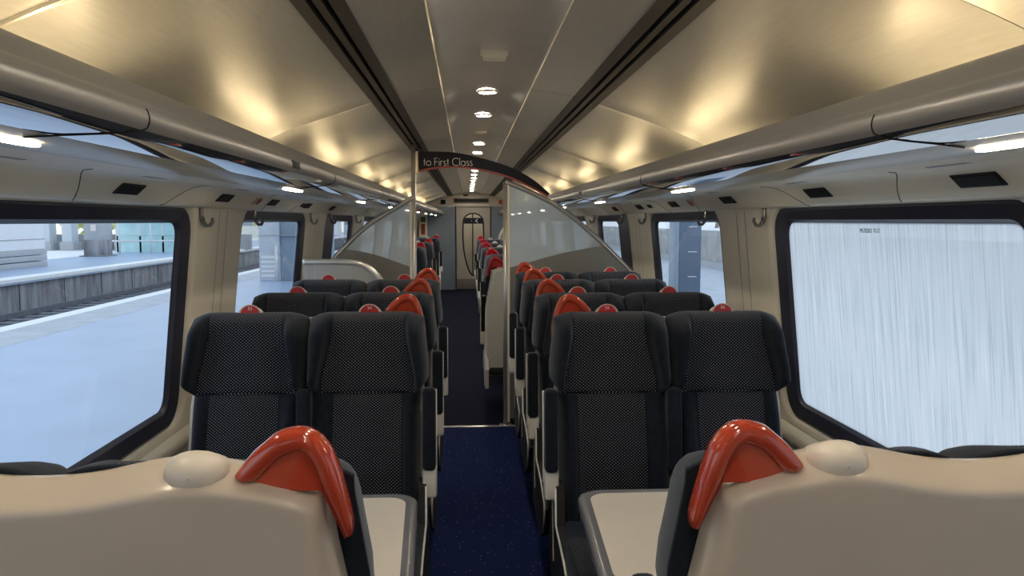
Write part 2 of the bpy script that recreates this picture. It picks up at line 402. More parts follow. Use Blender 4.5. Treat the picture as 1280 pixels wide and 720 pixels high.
# ceiling: metallic vault in pillowed panels, central strip, slots
SE=[1.47+2.13*k for k in range(-2,8)]+[YE]; SE=[s for s in SE if s<=YE]
SE[0]=Y0 if SE[0]<Y0 else SE[0]
if SE[0]>Y0: SE=[Y0]+SE
def arc_profile(pts,sub=5):
    """Catmull-Rom through pts"""
    out=[]
    for i in range(len(pts)-1):
        p0=pts[max(i-1,0)];p1=pts[i];p2=pts[i+1];p3=pts[min(i+2,len(pts)-1)]
        for k in range(sub):
            t=k/sub
            out.append(tuple(.5*((2*p1[a])+(-p0[a]+p2[a])*t+(2*p0[a]-5*p1[a]+4*p2[a]-p3[a])*t*t+(-p0[a]+3*p1[a]-3*p2[a]+p3[a])*t**3) for a in (0,1)))
    out.append(pts[-1]); return out
vault=arc_profile([(.525,2.095),(.66,2.05),(.80,2.002),(.93,1.953),(1.03,1.905),(1.10,1.84),(1.14,1.75),(1.155,1.64)])
innerp=arc_profile([(.205,2.150),(.27,2.145),(.34,2.133),(.402,2.118)],3)
ce=B()
for a,b in zip(SE[:-1],SE[1:]):
    g=.0015; ys=[]; W=.13
    for t in (0,.08,.2,.35,.55,.8,1): ys.append(a+g+W*t)
    ys+= [a+(b-a)*.35,a+(b-a)*.65]
    for t in (1,.8,.55,.35,.2,.08,0): ys.append(b-g-W*t)
    def off(k,y,a=a,b=b):
        d=min(y-a,b-y); e=max(0,1-d/W)**2*.011
        return (-e*.45,-e*.85)
    for sd in (-1,1):
        ce.sheet(vault,ys,side=sd,off=off); ce.sheet(innerp,ys,side=sd,off=lambda k,y,a=a,b=b:(0,max(0,1-min(y-a,b-y)/.05)**2*.003))
ceiling=ce.build('ceiling',M['ceil'],fixn=False); meta(ceiling,'brushed metallic vaulted ceiling panels','ceiling',kind='structure')
st=B(); sp_=[(-.205,2.150),(-.198,2.146)]+[(.19*s, 2.147+.040*(1-abs(s)**2.2)) for s in [i/14-1 for i in range(29)]]+[(.198,2.146),(.205,2.150)]
st.sheet(sp_,[Y0,YE]); st.build('center_strip',M['strip'],ceiling,fixn=False,auto=35)
for sd in (-1,1):
    sl=B(); gv=B()
    x0,z0,x1,z1=.402,2.118,.525,2.095
    def pt(t,d): return (x0+(x1-x0)*t, z0+(z1-z0)*t+d)
    for a,b in ((0,.31),(.44,.60),(.73,1.)):
        sl.sheet([pt(a,.02),pt(a,-.004),pt(b,-.004),pt(b,.02)],[Y0,YE],side=sd,smooth=False)
    gv.sheet([pt(.0,.018),pt(1.,.018)],[Y0,YE],side=sd,smooth=False)
    if sd<0:
        cs=B(); cs.tube([(-x,1.58,z-.004) for x,z in vault[:-6]],.007,8); cs.build('cover_strip',M['steel'],ceiling)
    so=sl.build('slot_channel',M['slot'],ceiling,fixn=False); gv.build('slot_groove',M['groove'],so,fixn=False)
# outer skin of the coach (closes it against the daylight)
rf=B(); rf.box(-1.34,1.34,Y0-.1,YE+2,2.30,2.36)
for sd in (-1,1):
    rf.box(min(sd*1.34,sd*1.31),max(sd*1.34,sd*1.31),Y0-.1,YE+2,1.66,2.31)
    rf.box(min(sd*1.36,sd*1.34),max(sd*1.36,sd*1.34),Y0-.1,YE+2,-.1,.70)
    rf.box(min(sd*1.34,sd*1.31),max(sd*1.34,sd*1.31),YE-.3,YE+2,.7,1.66)
rf=rf.build('trim_4',M['roofm']); meta(rf,'grey outer skin and roof of the coach','coach shell',kind='structure')
bw=B(); bw.box(-1.33,1.33,Y0-.06,Y0,0,2.3); bw=bw.build('wall_back',M['cream']); meta(bw,'cream bulkhead behind the camera','wall',kind='structure')

# ceiling downlights + smoke detector
def downlight(y,idx,lab=None):
    t=empty('ceiling_light',(0.012,y,2.181)); 
    b=B(); n=28
    prof=[(.052,0.004),(.052,-.004),(.046,-.008),(.041,-.006),(.040,.002)]
    for i in range(n):
        pass
    vs=[];fs=[]
    for i in range(n):
        for r,z in prof: vs.append((r*cos(2*PI*i/n),r*sin(2*PI*i/n),z))
    m=len(prof)
    for i in range(n):
        for k in range(m-1): fs.append([i*m+k,i*m+k+1,((i+1)%n)*m+k+1,((i+1)%n)*m+k])
    b.add(vs,fs,0,True); b.build('trim_ring',M['steel'],t)
    l=B(); l.cyl((0,0,-.005),(0,0,1),.0405,.006,28); l.build('lens',M['lens'],t)
    ords='first second third fourth fifth sixth seventh eighth ninth tenth eleventh twelfth thirteenth fourteenth fifteenth sixteenth'.split()
    meta(t,lab or '%s round warm downlight beyond the smoke detector on the ceiling strip'%ords[idx],'ceiling light','round downlights along the ceiling strip')
for i,y in enumerate([3.86,4.71]+[5.57+.87*k for k in range(1,14)]):
    if y<17.2: downlight(y,i)
for y,lb in ((2.08,'last'),(1.22,'second to last'),(.36,'third to last'),(-.5,'fourth to last'),(-1.36,'fifth to last'),(-2.2,'sixth to last')):
    downlight(y,0,'%s round warm downlight before the smoke detector, on the camera side'%lb)
t=empty('smoke_detector',(.016,2.99,2.18),'small white boxy smoke detector on the ceiling strip','smoke detector')
b=B(); b.box(-.045,.045,-.03,.03,-.024,.006,.008); b.build('housing',M['white'],t)
b=B(); b.box(-.052,.052,-.036,.036,-.002,.008,.002); b.build('base_plate',M['white'],t)
t=empty('ceiling_sensor',(.01,5.58,2.178),'small unlit ceiling disc between the second and third downlights','sensor')
b=B(); b.cyl((0,0,-.008),(0,0,1),.036,.014,24,r2=.044); b.build('housing',M['white'],t)

# ------------------------------------------------------------------ luggage racks
for side in (-1,1):
    sd_name='platform' if side<0 else 'fogged-window'
    t=empty('luggage_rack',(side*1.0,Y0,1.668),'long satin grey overhead luggage rack along the %s side'%sd_name,'luggage rack','overhead luggage racks')
    def L(pts): return [(x-1.0,z-1.668) for x,z in pts]
    front=arc_profile([(.715,1.792),(.695,1.797),(.672,1.790),(.655,1.775),(.640,1.757),(.632,1.748),(.622,1.742),(.612,1.728),(.610,1.712),(.617,1.697)],3)
    ylen=[0,YE-Y0]
    def swp(name,pr,material,auto=None,ys=None):
        b=B(); m=len(pr); ys=ys or ylen; vs=[(side*(x),y,z) for y in ys for x,z in pr]
        b.add(vs,[[i*m+k,i*m+k+1,(i+1)*m+k+1,(i+1)*m+k] for i in range(len(ys)-1) for k in range(m-1)],0,True)
        return b.build(name,material,t,auto=auto)
    swp('front_fascia',L(front),M['rack'])
    swp('polished_strip',L([(.617,1.697),(.63,1.690),(.65,1.684),(.69,1.677),(.70,1.676)]),M['rackgloss'])
    swp('base_panel',L([(.70,1.676),(.72,1.669),(.76,1.665),(.80,1.664),(.815,1.668),(.815,1.676)]),M['rackcream'],auto=35)
    g_=B(); g_.tube([(side*-.181,0,.003),(side*-.181,YE-Y0,.003)],.0045,6); g_.build('shadow_gap',M['groove'],t)
    swp('tray',L([(.715,1.792),(.73,1.775),(.76,1.735),(1.125,1.735)]),M['rack'],auto=35)
    for k in range(-2,9):
        sj=B()
        y=1.32+1.8*k-Y0
        pr=[p for p in L(front[-8:])]+L([(.63,1.690),(.65,1.684),(.69,1.677),(.72,1.669)])
        n=len(pr); pts=[(side*(x-.0004),y+ (.0 if i<n*.5 else (-.22 if side<0 else -.12)*((i-n*.5)/(n*.5))**1.5),z-.0004) for i,(x,z) in enumerate(pr)]
        sj.tube(pts,.0016,6); sj.build('joint',M['groove'],t)
    for k in range(-2,8):
        y=2.98+1.88*k-Y0
        if y<0 or y>YE-Y0: continue
        l=B(); l.box(min(side*-.264,side*-.246),max(side*-.264,side*-.246),y-.13,y+.13,-.0062,.004,.002); l.build('reading_lamp',M['rlens'],t)
    for k in range(-2,9):
        a=3.45+1.8*k-Y0-.36; bq=a+.72
        if a<0 or bq>YE-Y0: continue
        u=B(); u.tube([(side*-.09,a,.098),(side*-.09,bq,.098)],.013,10); u.build('uplight_tube',M['tube'],t)
        hd=B(); hd.box(min(side*-.105,side*-.075),max(side*-.105,side*-.075),a-.03,bq+.03,.067,.084,.004); hd.build('lamp_holder',M['white'],t)

def plate(name,mat_,x,y,z,ly,lz,tilt,side,label,cat,group=None,inner=None):
    """thin box lying on the cove; tilt = angle of the cove"""
    t=empty(name,(side*x,y,z),label,cat,group)
    R=Matrix.Rotation(side*tilt,4,'Y')
    b=B(); b.box(-lz/2,lz/2,-ly/2,ly/2,-.004,.006,.002,xf=R); b.build('bezel' if inner else 'plate',mat_,t)
    if inner:
        b=B(); b.box(-lz/2+.006,lz/2-.006,-ly/2+.006,ly/2-.006,-.0055,-.001,xf=R); b.build('display',inner,t)
    return t
tl=math.radians(43)
for side,ys in ((-1,(1.63,2.40,3.32,4.13,5.0,5.9)),(1,(1.755,2.585,3.50,4.43,5.32,6.2))):
    for i,y in enumerate(ys):
        o=['nearest the camera','second from the camera','third from the camera','fourth from the camera','fifth from the camera','sixth from the camera'][i]
        t=plate('reservation_display',M['smoked'],1.1005,y,1.6458,.165,.044,tl,side,'dark smoked reservation display on the %s cove, %s'%('platform-side' if side<0 else 'fogged-window-side',o),'seat display','reservation displays above the windows',inner=M['black'])
        b=B(); b.box(-.008,.008,-.075,.075,-.002,.003,xf=Matrix.Translation((side*-.075,0,.0335))); b.build('vent_slit',M['cladgrey'],t)
def notice(side,y,label):
    t=empty('warning_notice',(side*1.1005,y,1.6458),label,'notice')
    R=Matrix.Rotation(side*tl,4,'Y')
    b=B(); b.box(-.024,.024,-.055,.055,-.003,.004,.001,xf=R); b.build('plate',M['cove'],t)
    b=B()
    for dy in (-.045,-.02):
        b.add([R@Vector(v) for v in ((-.021,dy,-.0035),(-.021,dy+.014,-.0035),(.021,dy+.014,-.0035),(.021,dy,-.0035))],[[0,1,2,3]])
    pts=[(.02*cos(a),.028+.018*sin(a),-.0035) for a in [PI*.3+i*PI*1.6/10 for i in range(11)]]
    b.tube([R@Vector(p) for p in pts],.003,6); b.box(-.005,.022,.024,.036,-.0045,-.002,xf=R)
    b.build('red_marks',M['redsign'],t,fixn=False)
notice(-1,3.81,'notice with red slanting marks on the platform-side cove')
notice(1,4.06,'notice with red slanting marks on the fogged-side cove')
plate('black_label',M['black'],1.1005,4.86,1.6458,.10,.028,tl,-1,'small black label on the platform-side cove','label')
plate('black_label',M['black'],1.1005,5.02,1.6458,.10,.028,tl,1,'small black label on the fogged-side cove','label')
for side,y,lb in ((-1,2.42,'small dark plate on the platform-side rack front'),(1,4.8,'small dark plate on the fogged-side rack front')):
    t=empty('rack_plate',(side*.6105,y,1.72),lb,'plate'); b=B(); b.box(-.002,.004,-.05,.05,-.011,.011,.001,xf=Matrix.Scale(side,4,(1,0,0))); b.build('plate',M['smoked'],t)

# coat hooks
def hook(side,y,label):
    t=empty('coat_hook',(side*XW(1.6),y,1.6),label,'coat hook','metal coat hooks by the windows')
    b=B(); s=-side
    b.box(min(s*.0,s*.010),max(s*.0,s*.010),-.016,.016,-.045,.006,.003); b.build('back_plate',M['hookm'],t)
    pts=[(s*.006,0,-.035),(s*.010,0,-.055),(s*.022,0,-.070),(s*.038,0,-.068),(s*.048,0,-.052),(s*.047,0,-.038)]
    b=B(); b.tube(pts,[.009,.009,.008,.008,.007,.006],10); b.build('hook',M['hookm'],t)
for side in (-1,1):
    for k,wc in enumerate(WC[2:6]):
        o=['first','second','third','fourth'][k]; sdn='platform-side' if side<0 else 'fogged-side'
        hook(side,wc+.81,'metal coat hook at the far edge of the %s %s window'%(o,sdn))
        if k: hook(side,wc-.62+(.0 if side<0 else .02),'metal coat hook over the near edge of the %s %s window'%(o,sdn))

# ------------------------------------------------------------------ seats
def pad(b, cx, z0, ztop, wfun, bfun, y0fun, ybfun, wing, bulge, corner=.05, topround=.045, nz=26, ms=(0,1)):
    """upholstered pad facing -Y: centre field (material 0) and plain wings (material 1)"""
    si=[0,.2,.4,.6,.8,1.]; qi=[.06,.14,.24,.36,.5,.62,.74,.84,.92,.97,1.]
    cols=[('c',s) for s in si]+[('w',q) for q in qi]
    cols=[(k,-v) for k,v in cols[:0:-1]]+cols
    rows=[0,.012,.03,.06,.1]+[.1+(.78)*i/nz for i in range(1,nz+1)]+[.905,.93,.955,.975,.99,1.]
    n=len(cols); vs=[]; vb=[]
    for v in rows:
        for kind,s in cols:
            a=abs(s); sg=1 if s>=0 else -1
            zc=z0+(ztop-z0)*v; w=wfun(zc,sg); bb=bfun(zc)
            x=bb*a if kind=='c' else bb+(w-bb)*(sin(a*PI/2) if a<1 else 1)
            t=0 if kind=='c' else (x-bb)/(w-bb)
            zz=z0+(ztop-corner*max(0,(x/w-.62)/.38)**2.2-z0)*v
            yb=ybfun(zz); y0=y0fun(zz)
            wh=wing*ss(v/.22)*ss((1-v)/.3+.25)
            y=y0+bulge*((x/max(bb,.01))**2-1 if kind=='c' else 0)*ss(v/.1)*ss((1-v)/.1)
            if kind=='w':
                T=.42
                if t<T: y=y0-wh*ss(t/T)
                else:
                    q=(t-T)/(1-T); y=yb+(y0-wh-yb)*math.sqrt(max(0,1-q*q))
            dz=(ztop-z0)*(1-v)
            if dz<topround: q=1-dz/topround; y=yb+(y-yb)*math.sqrt(max(0.,1-q*q))
            dz=(ztop-z0)*v
            if dz<.02: q=1-dz/.02; y=yb+(y-yb)*math.sqrt(max(0.,1-q*q))
            vs.append((cx+sg*x,y,zz)); vb.append((cx+sg*x,yb+.012,zz))
    m=len(rows)
    fc=[];fw=[]
    for i in range(m-1):
        for k in range(n-1):
            f=[i*n+k,i*n+k+1,(i+1)*n+k+1,(i+1)*n+k]
            (fc if cols[k][0]=='c' and cols[k+1][0]=='c' else fw).append(f)
    N=len(vs)
    b.add(vs+vb,[],0)
    base=len(b.v)-2*N
    for f in fc: b.f.append([base+q for q in f]); b.mi.append(ms[0]); b.sm.append(True)
    for f in fw: b.f.append([base+q for q in f]); b.mi.append(ms[1]); b.sm.append(True)
    edge=[k for k in range(n)]+[i*n+n-1 for i in range(1,m)]+[(m-1)*n+k for k in range(n-2,-1,-1)]+[i*n for i in range(m-2,0,-1)]
    E=len(edge)
    for q in range(E):
        a,c=edge[q],edge[(q+1)%E]
        b.f.append([base+a,base+c,base+N+c,base+N+a]); b.mi.append(ms[1]); b.sm.append(True)
    for i in range(m-1):
        for k in range(n-1):
            b.f.append([base+N+i*n+k,base+N+(i+1)*n+k,base+N+(i+1)*n+k+1,base+N+i*n+k+1]); b.mi.append(ms[1]); b.sm.append(True)

REC=.20
def yback(z): return .02-REC*(1.2-z)*(.9 if z<1.2 else .3)
def make_seat(name, n, w, aisle, numbers=None, first=False, loc=(0,0,0), rot=0, bump=.019, ddz=0., label=None, cat='seat', group=None):
    """row unit of n seats facing -Y, aisle at +x (aisle=1) or -x"""
    t=empty(name,loc,label,cat,group); t.rotation_euler=(0,0,rot)
    HW=n*w/2; k=w/.445
    cl=[M['firstcloth'],M['firstcloth']] if first else [M['moq'],M['navy']]
    for i in range(n):
        cx=-HW+w*(i+.5)
        outr=lambda sg: (i==0 and sg<0) or (i==n-1 and sg>0)
        wf=lambda z,sg: k*((.190 if outr(sg) else .205)+(.0325 if outr(sg) else .0175)*ss((z-.915)/.06)-(.017*max(0,min(1,(z-1.03)/.15)) if outr(sg) else .003*ss((z-1.1)/.1)))
        bf=lambda z: k*(.170-.038*ss((z-.93)/.22))
        b=B(); pad(b,cx,.905,1.206,wf,bf,lambda z:yback(z)-.055,yback,.088,.012,corner=.022,topround=.035,nz=20)
        b.build('headrest',cl,t)
        b=B(); pad(b,cx,.43,.93,lambda z,sg:k*(.191 if outr(sg) else .214),lambda z:k*.124,lambda z:yback(z)-.062+.006*ss((z-.85)/.08)-.02*math.exp(-((z-.68)/.12)**2),yback,.03,.01,corner=.0,topround=.03,nz=22)
        b.build('backrest',cl,t)
        # cushion
        b=B()
        cw=.212*k
        secs=[(-.055,.40,.475,0),(-.12,.40,.475,1),(-.19,.40,.468,1),(-.2,.395,.470,1),(-.32,.385,.472,1),(-.44,.375,.478,1),(-.50,.375,.470,1),(-.525,.385,.452,1),(-.535,.40,.425,0)]
        prof=lambda zb,zt:[(-cw,zb+.01),(-cw,zt-.03),(-cw+.02,zt-.008),(-cw+.05,zt),(-.1*k,zt-.006),(0,zt-.009),(.1*k,zt-.006),(cw-.05,zt),(cw-.02,zt-.008),(cw,zt-.03),(cw,zb+.01),(cw-.02,zb),(-cw+.02,zb)]
        vs=[]; 
        for y,zb,zt_,m_ in secs: vs+=[(cx+x,y-.13,z) for x,z in prof(zb,zt_)]
        P_=13; fs=[]; mi=[]
        for a in range(len(secs)-1):
            for q in range(P_):
                fs.append([a*P_+q,a*P_+(q+1)%P_,(a+1)*P_+(q+1)%P_,(a+1)*P_+q]); mi.append(0 if (2<=q<=7 and a>=2) else 1)
        fs.append(list(range(P_))); mi.append(1); fs.append([(len(secs)-1)*P_+q for q in range(P_)]); mi.append(1)
        b.v+=vs; b.f+=fs; b.mi+=mi; b.sm+=[True]*len(fs)
        b.build('cushion',cl,t,auto=50)
    # shell: one moulded back over the unit
    b=B(); ns=48; rows=[0,.01,.03,.08,.2,.35,.5,.65,.8,.9,.94,.955,.962,.966,.969,.972,.975,.979,.984,.99,.995,1.]
    def ztop(x):
        z=1.184+(bump-.019)
        for i in range(n):
            c=-HW+w*(i+.5); z+=bump*math.exp(-((x-c)/(.12*k))**2)
        return z-.02*ss((abs(x)-(HW-.10))/.07)
    outer=[];inn=[]
    for v in rows:
        for q in range(ns+1):
            s=-cos(PI*q/ns); s=(s*.55+(2*q/ns-1)*.45)
            zz0=.30
            x=s*(HW-.012); 
            z=zz0+(ztop(x)-zz0)*v
            wz=HW-.004-.045*ss((z-.80)/.38)
            x=s*wz; ed=(1-abs(s))*wz
            yb=yback(z)+.015; th=.075+.02*ss((1.0-z)/.5)
            q1=min(1,ed/.025); q2=(ztop(x)-z)/.027; q2=q2/(1+q2**9)**(1/9)
            fac=math.sqrt(max(0,1-(1-q1)**2))*(.10+.90*q2)
            outer.append((x,yb+th*fac,z)); inn.append((x,yb-.002,z))
    b.add(outer+inn,[],0); N=len(outer); n1=ns+1
    for i in range(len(rows)-1):
        for q in range(ns):
            b.f.append([i*n1+q,i*n1+q+1,(i+1)*n1+q+1,(i+1)*n1+q]); b.mi.append(0); b.sm.append(True)
            b.f.append([N+i*n1+q,N+(i+1)*n1+q,N+(i+1)*n1+q+1,N+i*n1+q+1]); b.mi.append(0); b.sm.append(True)
    m=len(rows); edge=[q for q in range(n1)]+[i*n1+n1-1 for i in range(1,m)]+[(m-1)*n1+q for q in range(n1-2,-1,-1)]+[i*n1 for i in range(m-2,0,-1)]
    for q in range(len(edge)):
        a,c=edge[q],edge[(q+1)%len(edge)]; b.f.append([a,c,N+c,N+a]); b.mi.append(0); b.sm.append(True)
    b.build('back_shell',M['white'] if first else M['shell'],t)
    # grab handle at the aisle top corner : arched rim with a recessed web
    ax=lambda d: aisle*(HW-d+.006*ss((.07-d)/.04))
    oc=arc_profile([(.171,1.204),(.161,1.2174),(.146,1.236),(.129,1.251),(.1125,1.2636),(.0958,1.269),(.0807,1.2703),(.0673,1.267),(.0555,1.2582),(.0472,1.2458),(.0405,1.2308),(.0321,1.2006),(.0238,1.1605),(.0194,1.1304),(.0205,1.110)],3)
    ic=arc_profile([(.160,1.196),(.146,1.196),(.134,1.2023),(.119,1.2191),(.1058,1.2301),(.0924,1.2358),(.0807,1.2391),(.0707,1.2342),(.064,1.2241),(.0605,1.2150),(.0575,1.2030),(.0520,1.1820),(.0438,1.1571),(.0338,1.127),(.0275,1.108)],3)
    b=B(); m=len(oc); vs=[]; K=12
    for i,((ox,oz),(ix,iz)) in enumerate(zip(oc,ic)):
        e=min(1,min(i+.35,m-1-i+.35)/4); ty=.023*math.sqrt(max(.08,1-(1-e)**2))
        mxx,mz=(ox+ix)/2,(oz+iz)/2; yc=yback(mz)+.052
        for q in range(K):
            an=2*PI*q/K; cc=cos(an); s_=sin(an)
            fx=math.copysign(abs(cc)**.75,cc); fy=math.copysign(abs(s_)**.75,s_)
            vs.append((ax(mxx+(ox-mxx)*fx),yc+ty*fy,mz+(oz-mz)*fx))
    fs=[[i*K+q,i*K+(q+1)%K,(i+1)*K+(q+1)%K,(i+1)*K+q] for i in range(m-1) for q in range(K)]+[list(range(K)),[(m-1)*K+q for q in range(K)]]
    b.add(vs,fs,0,True)
    # web
    lo=[(.152-.10*min(1,i/(m*.72)),1.186-.006*i/m) if i<m*.72 else (ic[i][0]+.004,ic[i][1]-.002) for i in range(m)]
    vs=[];
    for (ix,iz),(lx,lz) in zip(ic,lo):
        yc=yback(iz)+.050
        vs+=[(ax(ix-.002),yc-.010,iz+.003),(ax(lx),yc-.010,min(lz,iz)),(ax(lx),yc+.010,min(lz,iz)),(ax(ix-.002),yc+.010,iz+.003)]
    fs=[[i*4+q,i*4+(q+1)%4,(i+1)*4+(q+1)%4,(i+1)*4+q] for i in range(m-1) for q in range(4)]
    b.add(vs,fs,0,False)
    h=b.build('grab_handle',M['crimson'] if first else M['orange'],t); 
    h['label']='crimson grab handle' if first else 'orange-red grab handle'
    # number holders
    for i in range(n):
        cx=-HW+w*(i+.5); b=B(); vs=[];fs=[]; A=24; Bn=9
        yf=yback(1.2)-.002
        for dy,sc in ((0,1),(.02,1.),(.038,1.),(.052,.99),(.062,.94),(.070,.83),(.077,.68),(.082,.5),(.085,.3),(.0865,.03)):
            for q in range(A):
                a=2*PI*q/A; vs.append((cx+.044*sc*cos(a), yf+dy*(1 if ddz else .55), 1.196+ddz*(1-min(1,dy/.05))+(-ddz*.7)*min(1,dy/.05)+(.041-.011*min(1,dy/.05))*sc*sin(a)))
        for q in range(A): a=2*PI*q/A; vs.append((cx+.044*cos(a),yf,1.196+ddz+.041*sin(a)))
        for p in range(Bn):
            for q in range(A): fs.append([p*A+q,p*A+(q+1)%A,(p+1)*A+(q+1)%A,(p+1)*A+q])
        o_=(Bn+1)*A
        for q in range(A): fs.append([o_+q,o_+(q+1)%A,(q+1)%A,q])
        fs.append([o_+q for q in range(A)])
        b.add(vs,fs,0,True); hd=b.build('number_holder',M['white'] if first else M['shell'],t,auto=50)
        hd.data.materials[0]=M['white'] if first else M['cream']
        if not first:
            d=B(); d.cyl((cx,yf+.002,1.197+ddz),(0,-1,0),.0365,.004,28); dd=d.build('red_disc',M['discred'],hd,auto=40)
            if numbers:
                tm=text_mesh('numeral',numbers[i],.017,M['ink'],hd,Matrix.Translation((cx,yf-.0022,1.2215))@Matrix.Rotation(PI/2,4,'X'))
    # armrests (folded up) : aisle side and between the seats
    xs=[aisle*(HW+.006)]+[-HW+w*i for i in range(1,n)]
    for i,x in enumerate(xs):
        hwid=.024 if i==0 else .026
        R=Matrix.Translation((x,-.155,.60))@Matrix.Rotation(-.10,4,'X')
        b=B(); b.box(-hwid,hwid,-.036,.036,.045,.345,.016,seg=3,xf=R)
        if i==0:
            b2=B(); b2.box(-hwid-.001,hwid+.003,-.020,.046,-.055,.050,.010,seg=3,xf=R); b2.box(aisle*hwid-.004,aisle*hwid+.003,.026,.037,.0,.335,.002,xf=R)
        a_=b.build('armrest',M['black'] if first else M['navy'],t)
        if i==0: b2.build('armrest_pivot',M['white'],a_)
    # aisle end panel and under-frame
    xa=aisle*(HW-.02)
    b=B(); poly=[(-.60,.36),(-.60,.40),(-.45,.44),(-.22,.47),(-.20,.60),(-.10,.60),(.04,.36),(.0,.20),(-.35,.16),(-.55,.26)]
    b.prism(poly,xa-.012,xa+.016,axis='x'); ep=b.build('end_panel',M['white'] if first else M['dark'],t)
    b=B(); pts=[(xa+aisle*.016,y,z) for y,z in ((-.20,.60),(-.22,.47),(-.45,.44),(-.60,.40),(-.60,.36),(-.55,.26))]
    b.tube(pts,.004,8); b.build('edge_trim',M['white'],ep)
    b=B(); b.box(-HW+.03,HW-.03,-.60,-.02,.30,.385,.015); b.build('seat_pan',M['dark'],t)
    b=B(); b.box(-HW*.45,HW*.45,-.48,-.10,.04,.305,.02); b.box(-HW*.6,HW*.6,-.54,-.04,0,.045,.01); b.build('pedestal',M['dark'],t)
    return t
LX,RX=-.683,.660
rowsL=[2.92,3.735,4.57]; rowsR=[2.87,3.655,4.51,5.20]
ordn=['first','second','third','fourth']
G='pairs of dotted navy seats facing the camera'
tmp=None
for i,y in enumerate(rowsL):
    make_seat('double_seat',2,.445,1,['53','54'] if i==0 else None,loc=(LX,y,0),label=['pair of dotted navy seats numbered 53 and 54 facing the platform-side table','second pair of dotted navy seats from the platform-side table','pair of dotted navy seats in front of the grey luggage stack'][i],group=G)
for i,y in enumerate(rowsR):
    make_seat('double_seat',2,.445,-1,['55','56'] if i==0 else None,loc=(RX,y,0),label=['pair of dotted navy seats facing the fogged-window-side table','second pair of dotted navy seats from the fogged-window-side table','third pair of dotted navy seats from the fogged-window-side table','pair of dotted navy seats right in front of the wide glass screen'][i],group=G)
make_seat('double_seat',2,.445,-1,None,loc=(LX,1.125,0),rot=PI,bump=.028,ddz=-.018,label='beige-backed pair of seats with orange handle, closest to the camera on the platform side',group='pairs of seats seen from behind')
make_seat('double_seat',2,.445,1,None,loc=(RX,1.125,0),rot=PI,bump=.028,ddz=-.018,label='beige-backed pair of seats with orange handle, closest to the camera on the fogged-window side',group='pairs of seats seen from behind')
GF='first class seats beyond the screens'
make_seat('double_seat',2,.53,1,None,True,loc=(.575,6.16,0),rot=PI,label='white-backed first class seats with crimson handle just behind the aisle pole',group=GF)
for i,y in enumerate((7.9,10.1,12.0,14.4)):
    make_seat('double_seat',2,.53,-1,None,True,loc=(.60,y,0),label='%s pair of navy first class seats beyond the white seat back'%ordn[i],group=GF)
for i,y in enumerate((10.3,12.5,15.6)):
    make_seat('single_seat',1,.53,1,None,True,loc=(-.885,y,0),label='%s single navy first class seat with crimson handle along the platform side'%ordn[i],group=GF)

# ------------------------------------------------------------------ tables
def table(side,label):
    t=empty('table',(side*.74,2.0,.715),label,'table','white-topped bay tables')
    def outline(ins):
        pts=[]
        A=[(.215+ins,1.66+ins),(.245+ins,2.335-ins),(1.25-ins*.2,2.335-ins),(1.25-ins*.2,1.66+ins)]
        rs=[.085-ins*.5,.075-ins*.5,.01,.01]
        n=4
        for i in range(4):
            p=Vector(A[i]); a=Vector(A[i-1]); c=Vector(A[(i+1)%4]); r=rs[i]
            u=(a-p).normalized(); v=(c-p).normalized(); ang=u.angle(v); d=r/math.tan(ang/2)
            cc=p+(u+v).normalized()*(r/sin(ang/2)); s=p+u*d; e=p+v*d
            a0=math.atan2(*(s-cc).yx); a1=math.atan2(*(e-cc).yx); da=(a1-a0+PI)%(2*PI)-PI
            for k in range(9): an=a0+da*k/8; pts.append((cc.x+r*cos(an),cc.y+r*sin(an)))
        return [(side*(x-.74),y-2.0) for x,y in pts]
    o,i1,i2=outline(0),outline(.012),outline(.034)
    b=B()
    lv=[(outline(.008),-.040),(o,-.032),(o,-.008),(outline(.006),0.0),(outline(.020),.003),(i2,-.0015)]
    for (p,z),(q,z2) in zip(lv[:-1],lv[1:]): ring(b,[(x,y,z) for x,y in p],[(x,y,z2) for x,y in q],smooth=True)
    p,z=lv[0]; b.add([(x,y,z) for x,y in p],[list(range(len(p)))])
    b.build('edging',M['tableedge'],t,auto=60)
    b=B(); b.add([(x,y,-.0015) for x,y in i2]+[(x,y,-.02) for x,y in i2],[list(range(len(i2)))]+[[k,(k+1)%len(i2),len(i2)+(k+1)%len(i2),len(i2)+k] for k in range(len(i2))]); b.build('tabletop',M['tabletop'],t)
    b=B(); x0,x1=sorted((side*(.98-.74),side*(1.02-.74))); b.box(x0,x1,-.05,.05,-.715,-.04,.012); x0,x1=sorted((side*(.90-.74),side*(1.10-.74))); b.box(x0,x1,-.16,.16,-.715,-.695,.008); b.build('leg',M['dark'],t)
table(-1,'ivory table with grey edging on the platform side')
table(1,'ivory table with grey edging on the fogged-window side')

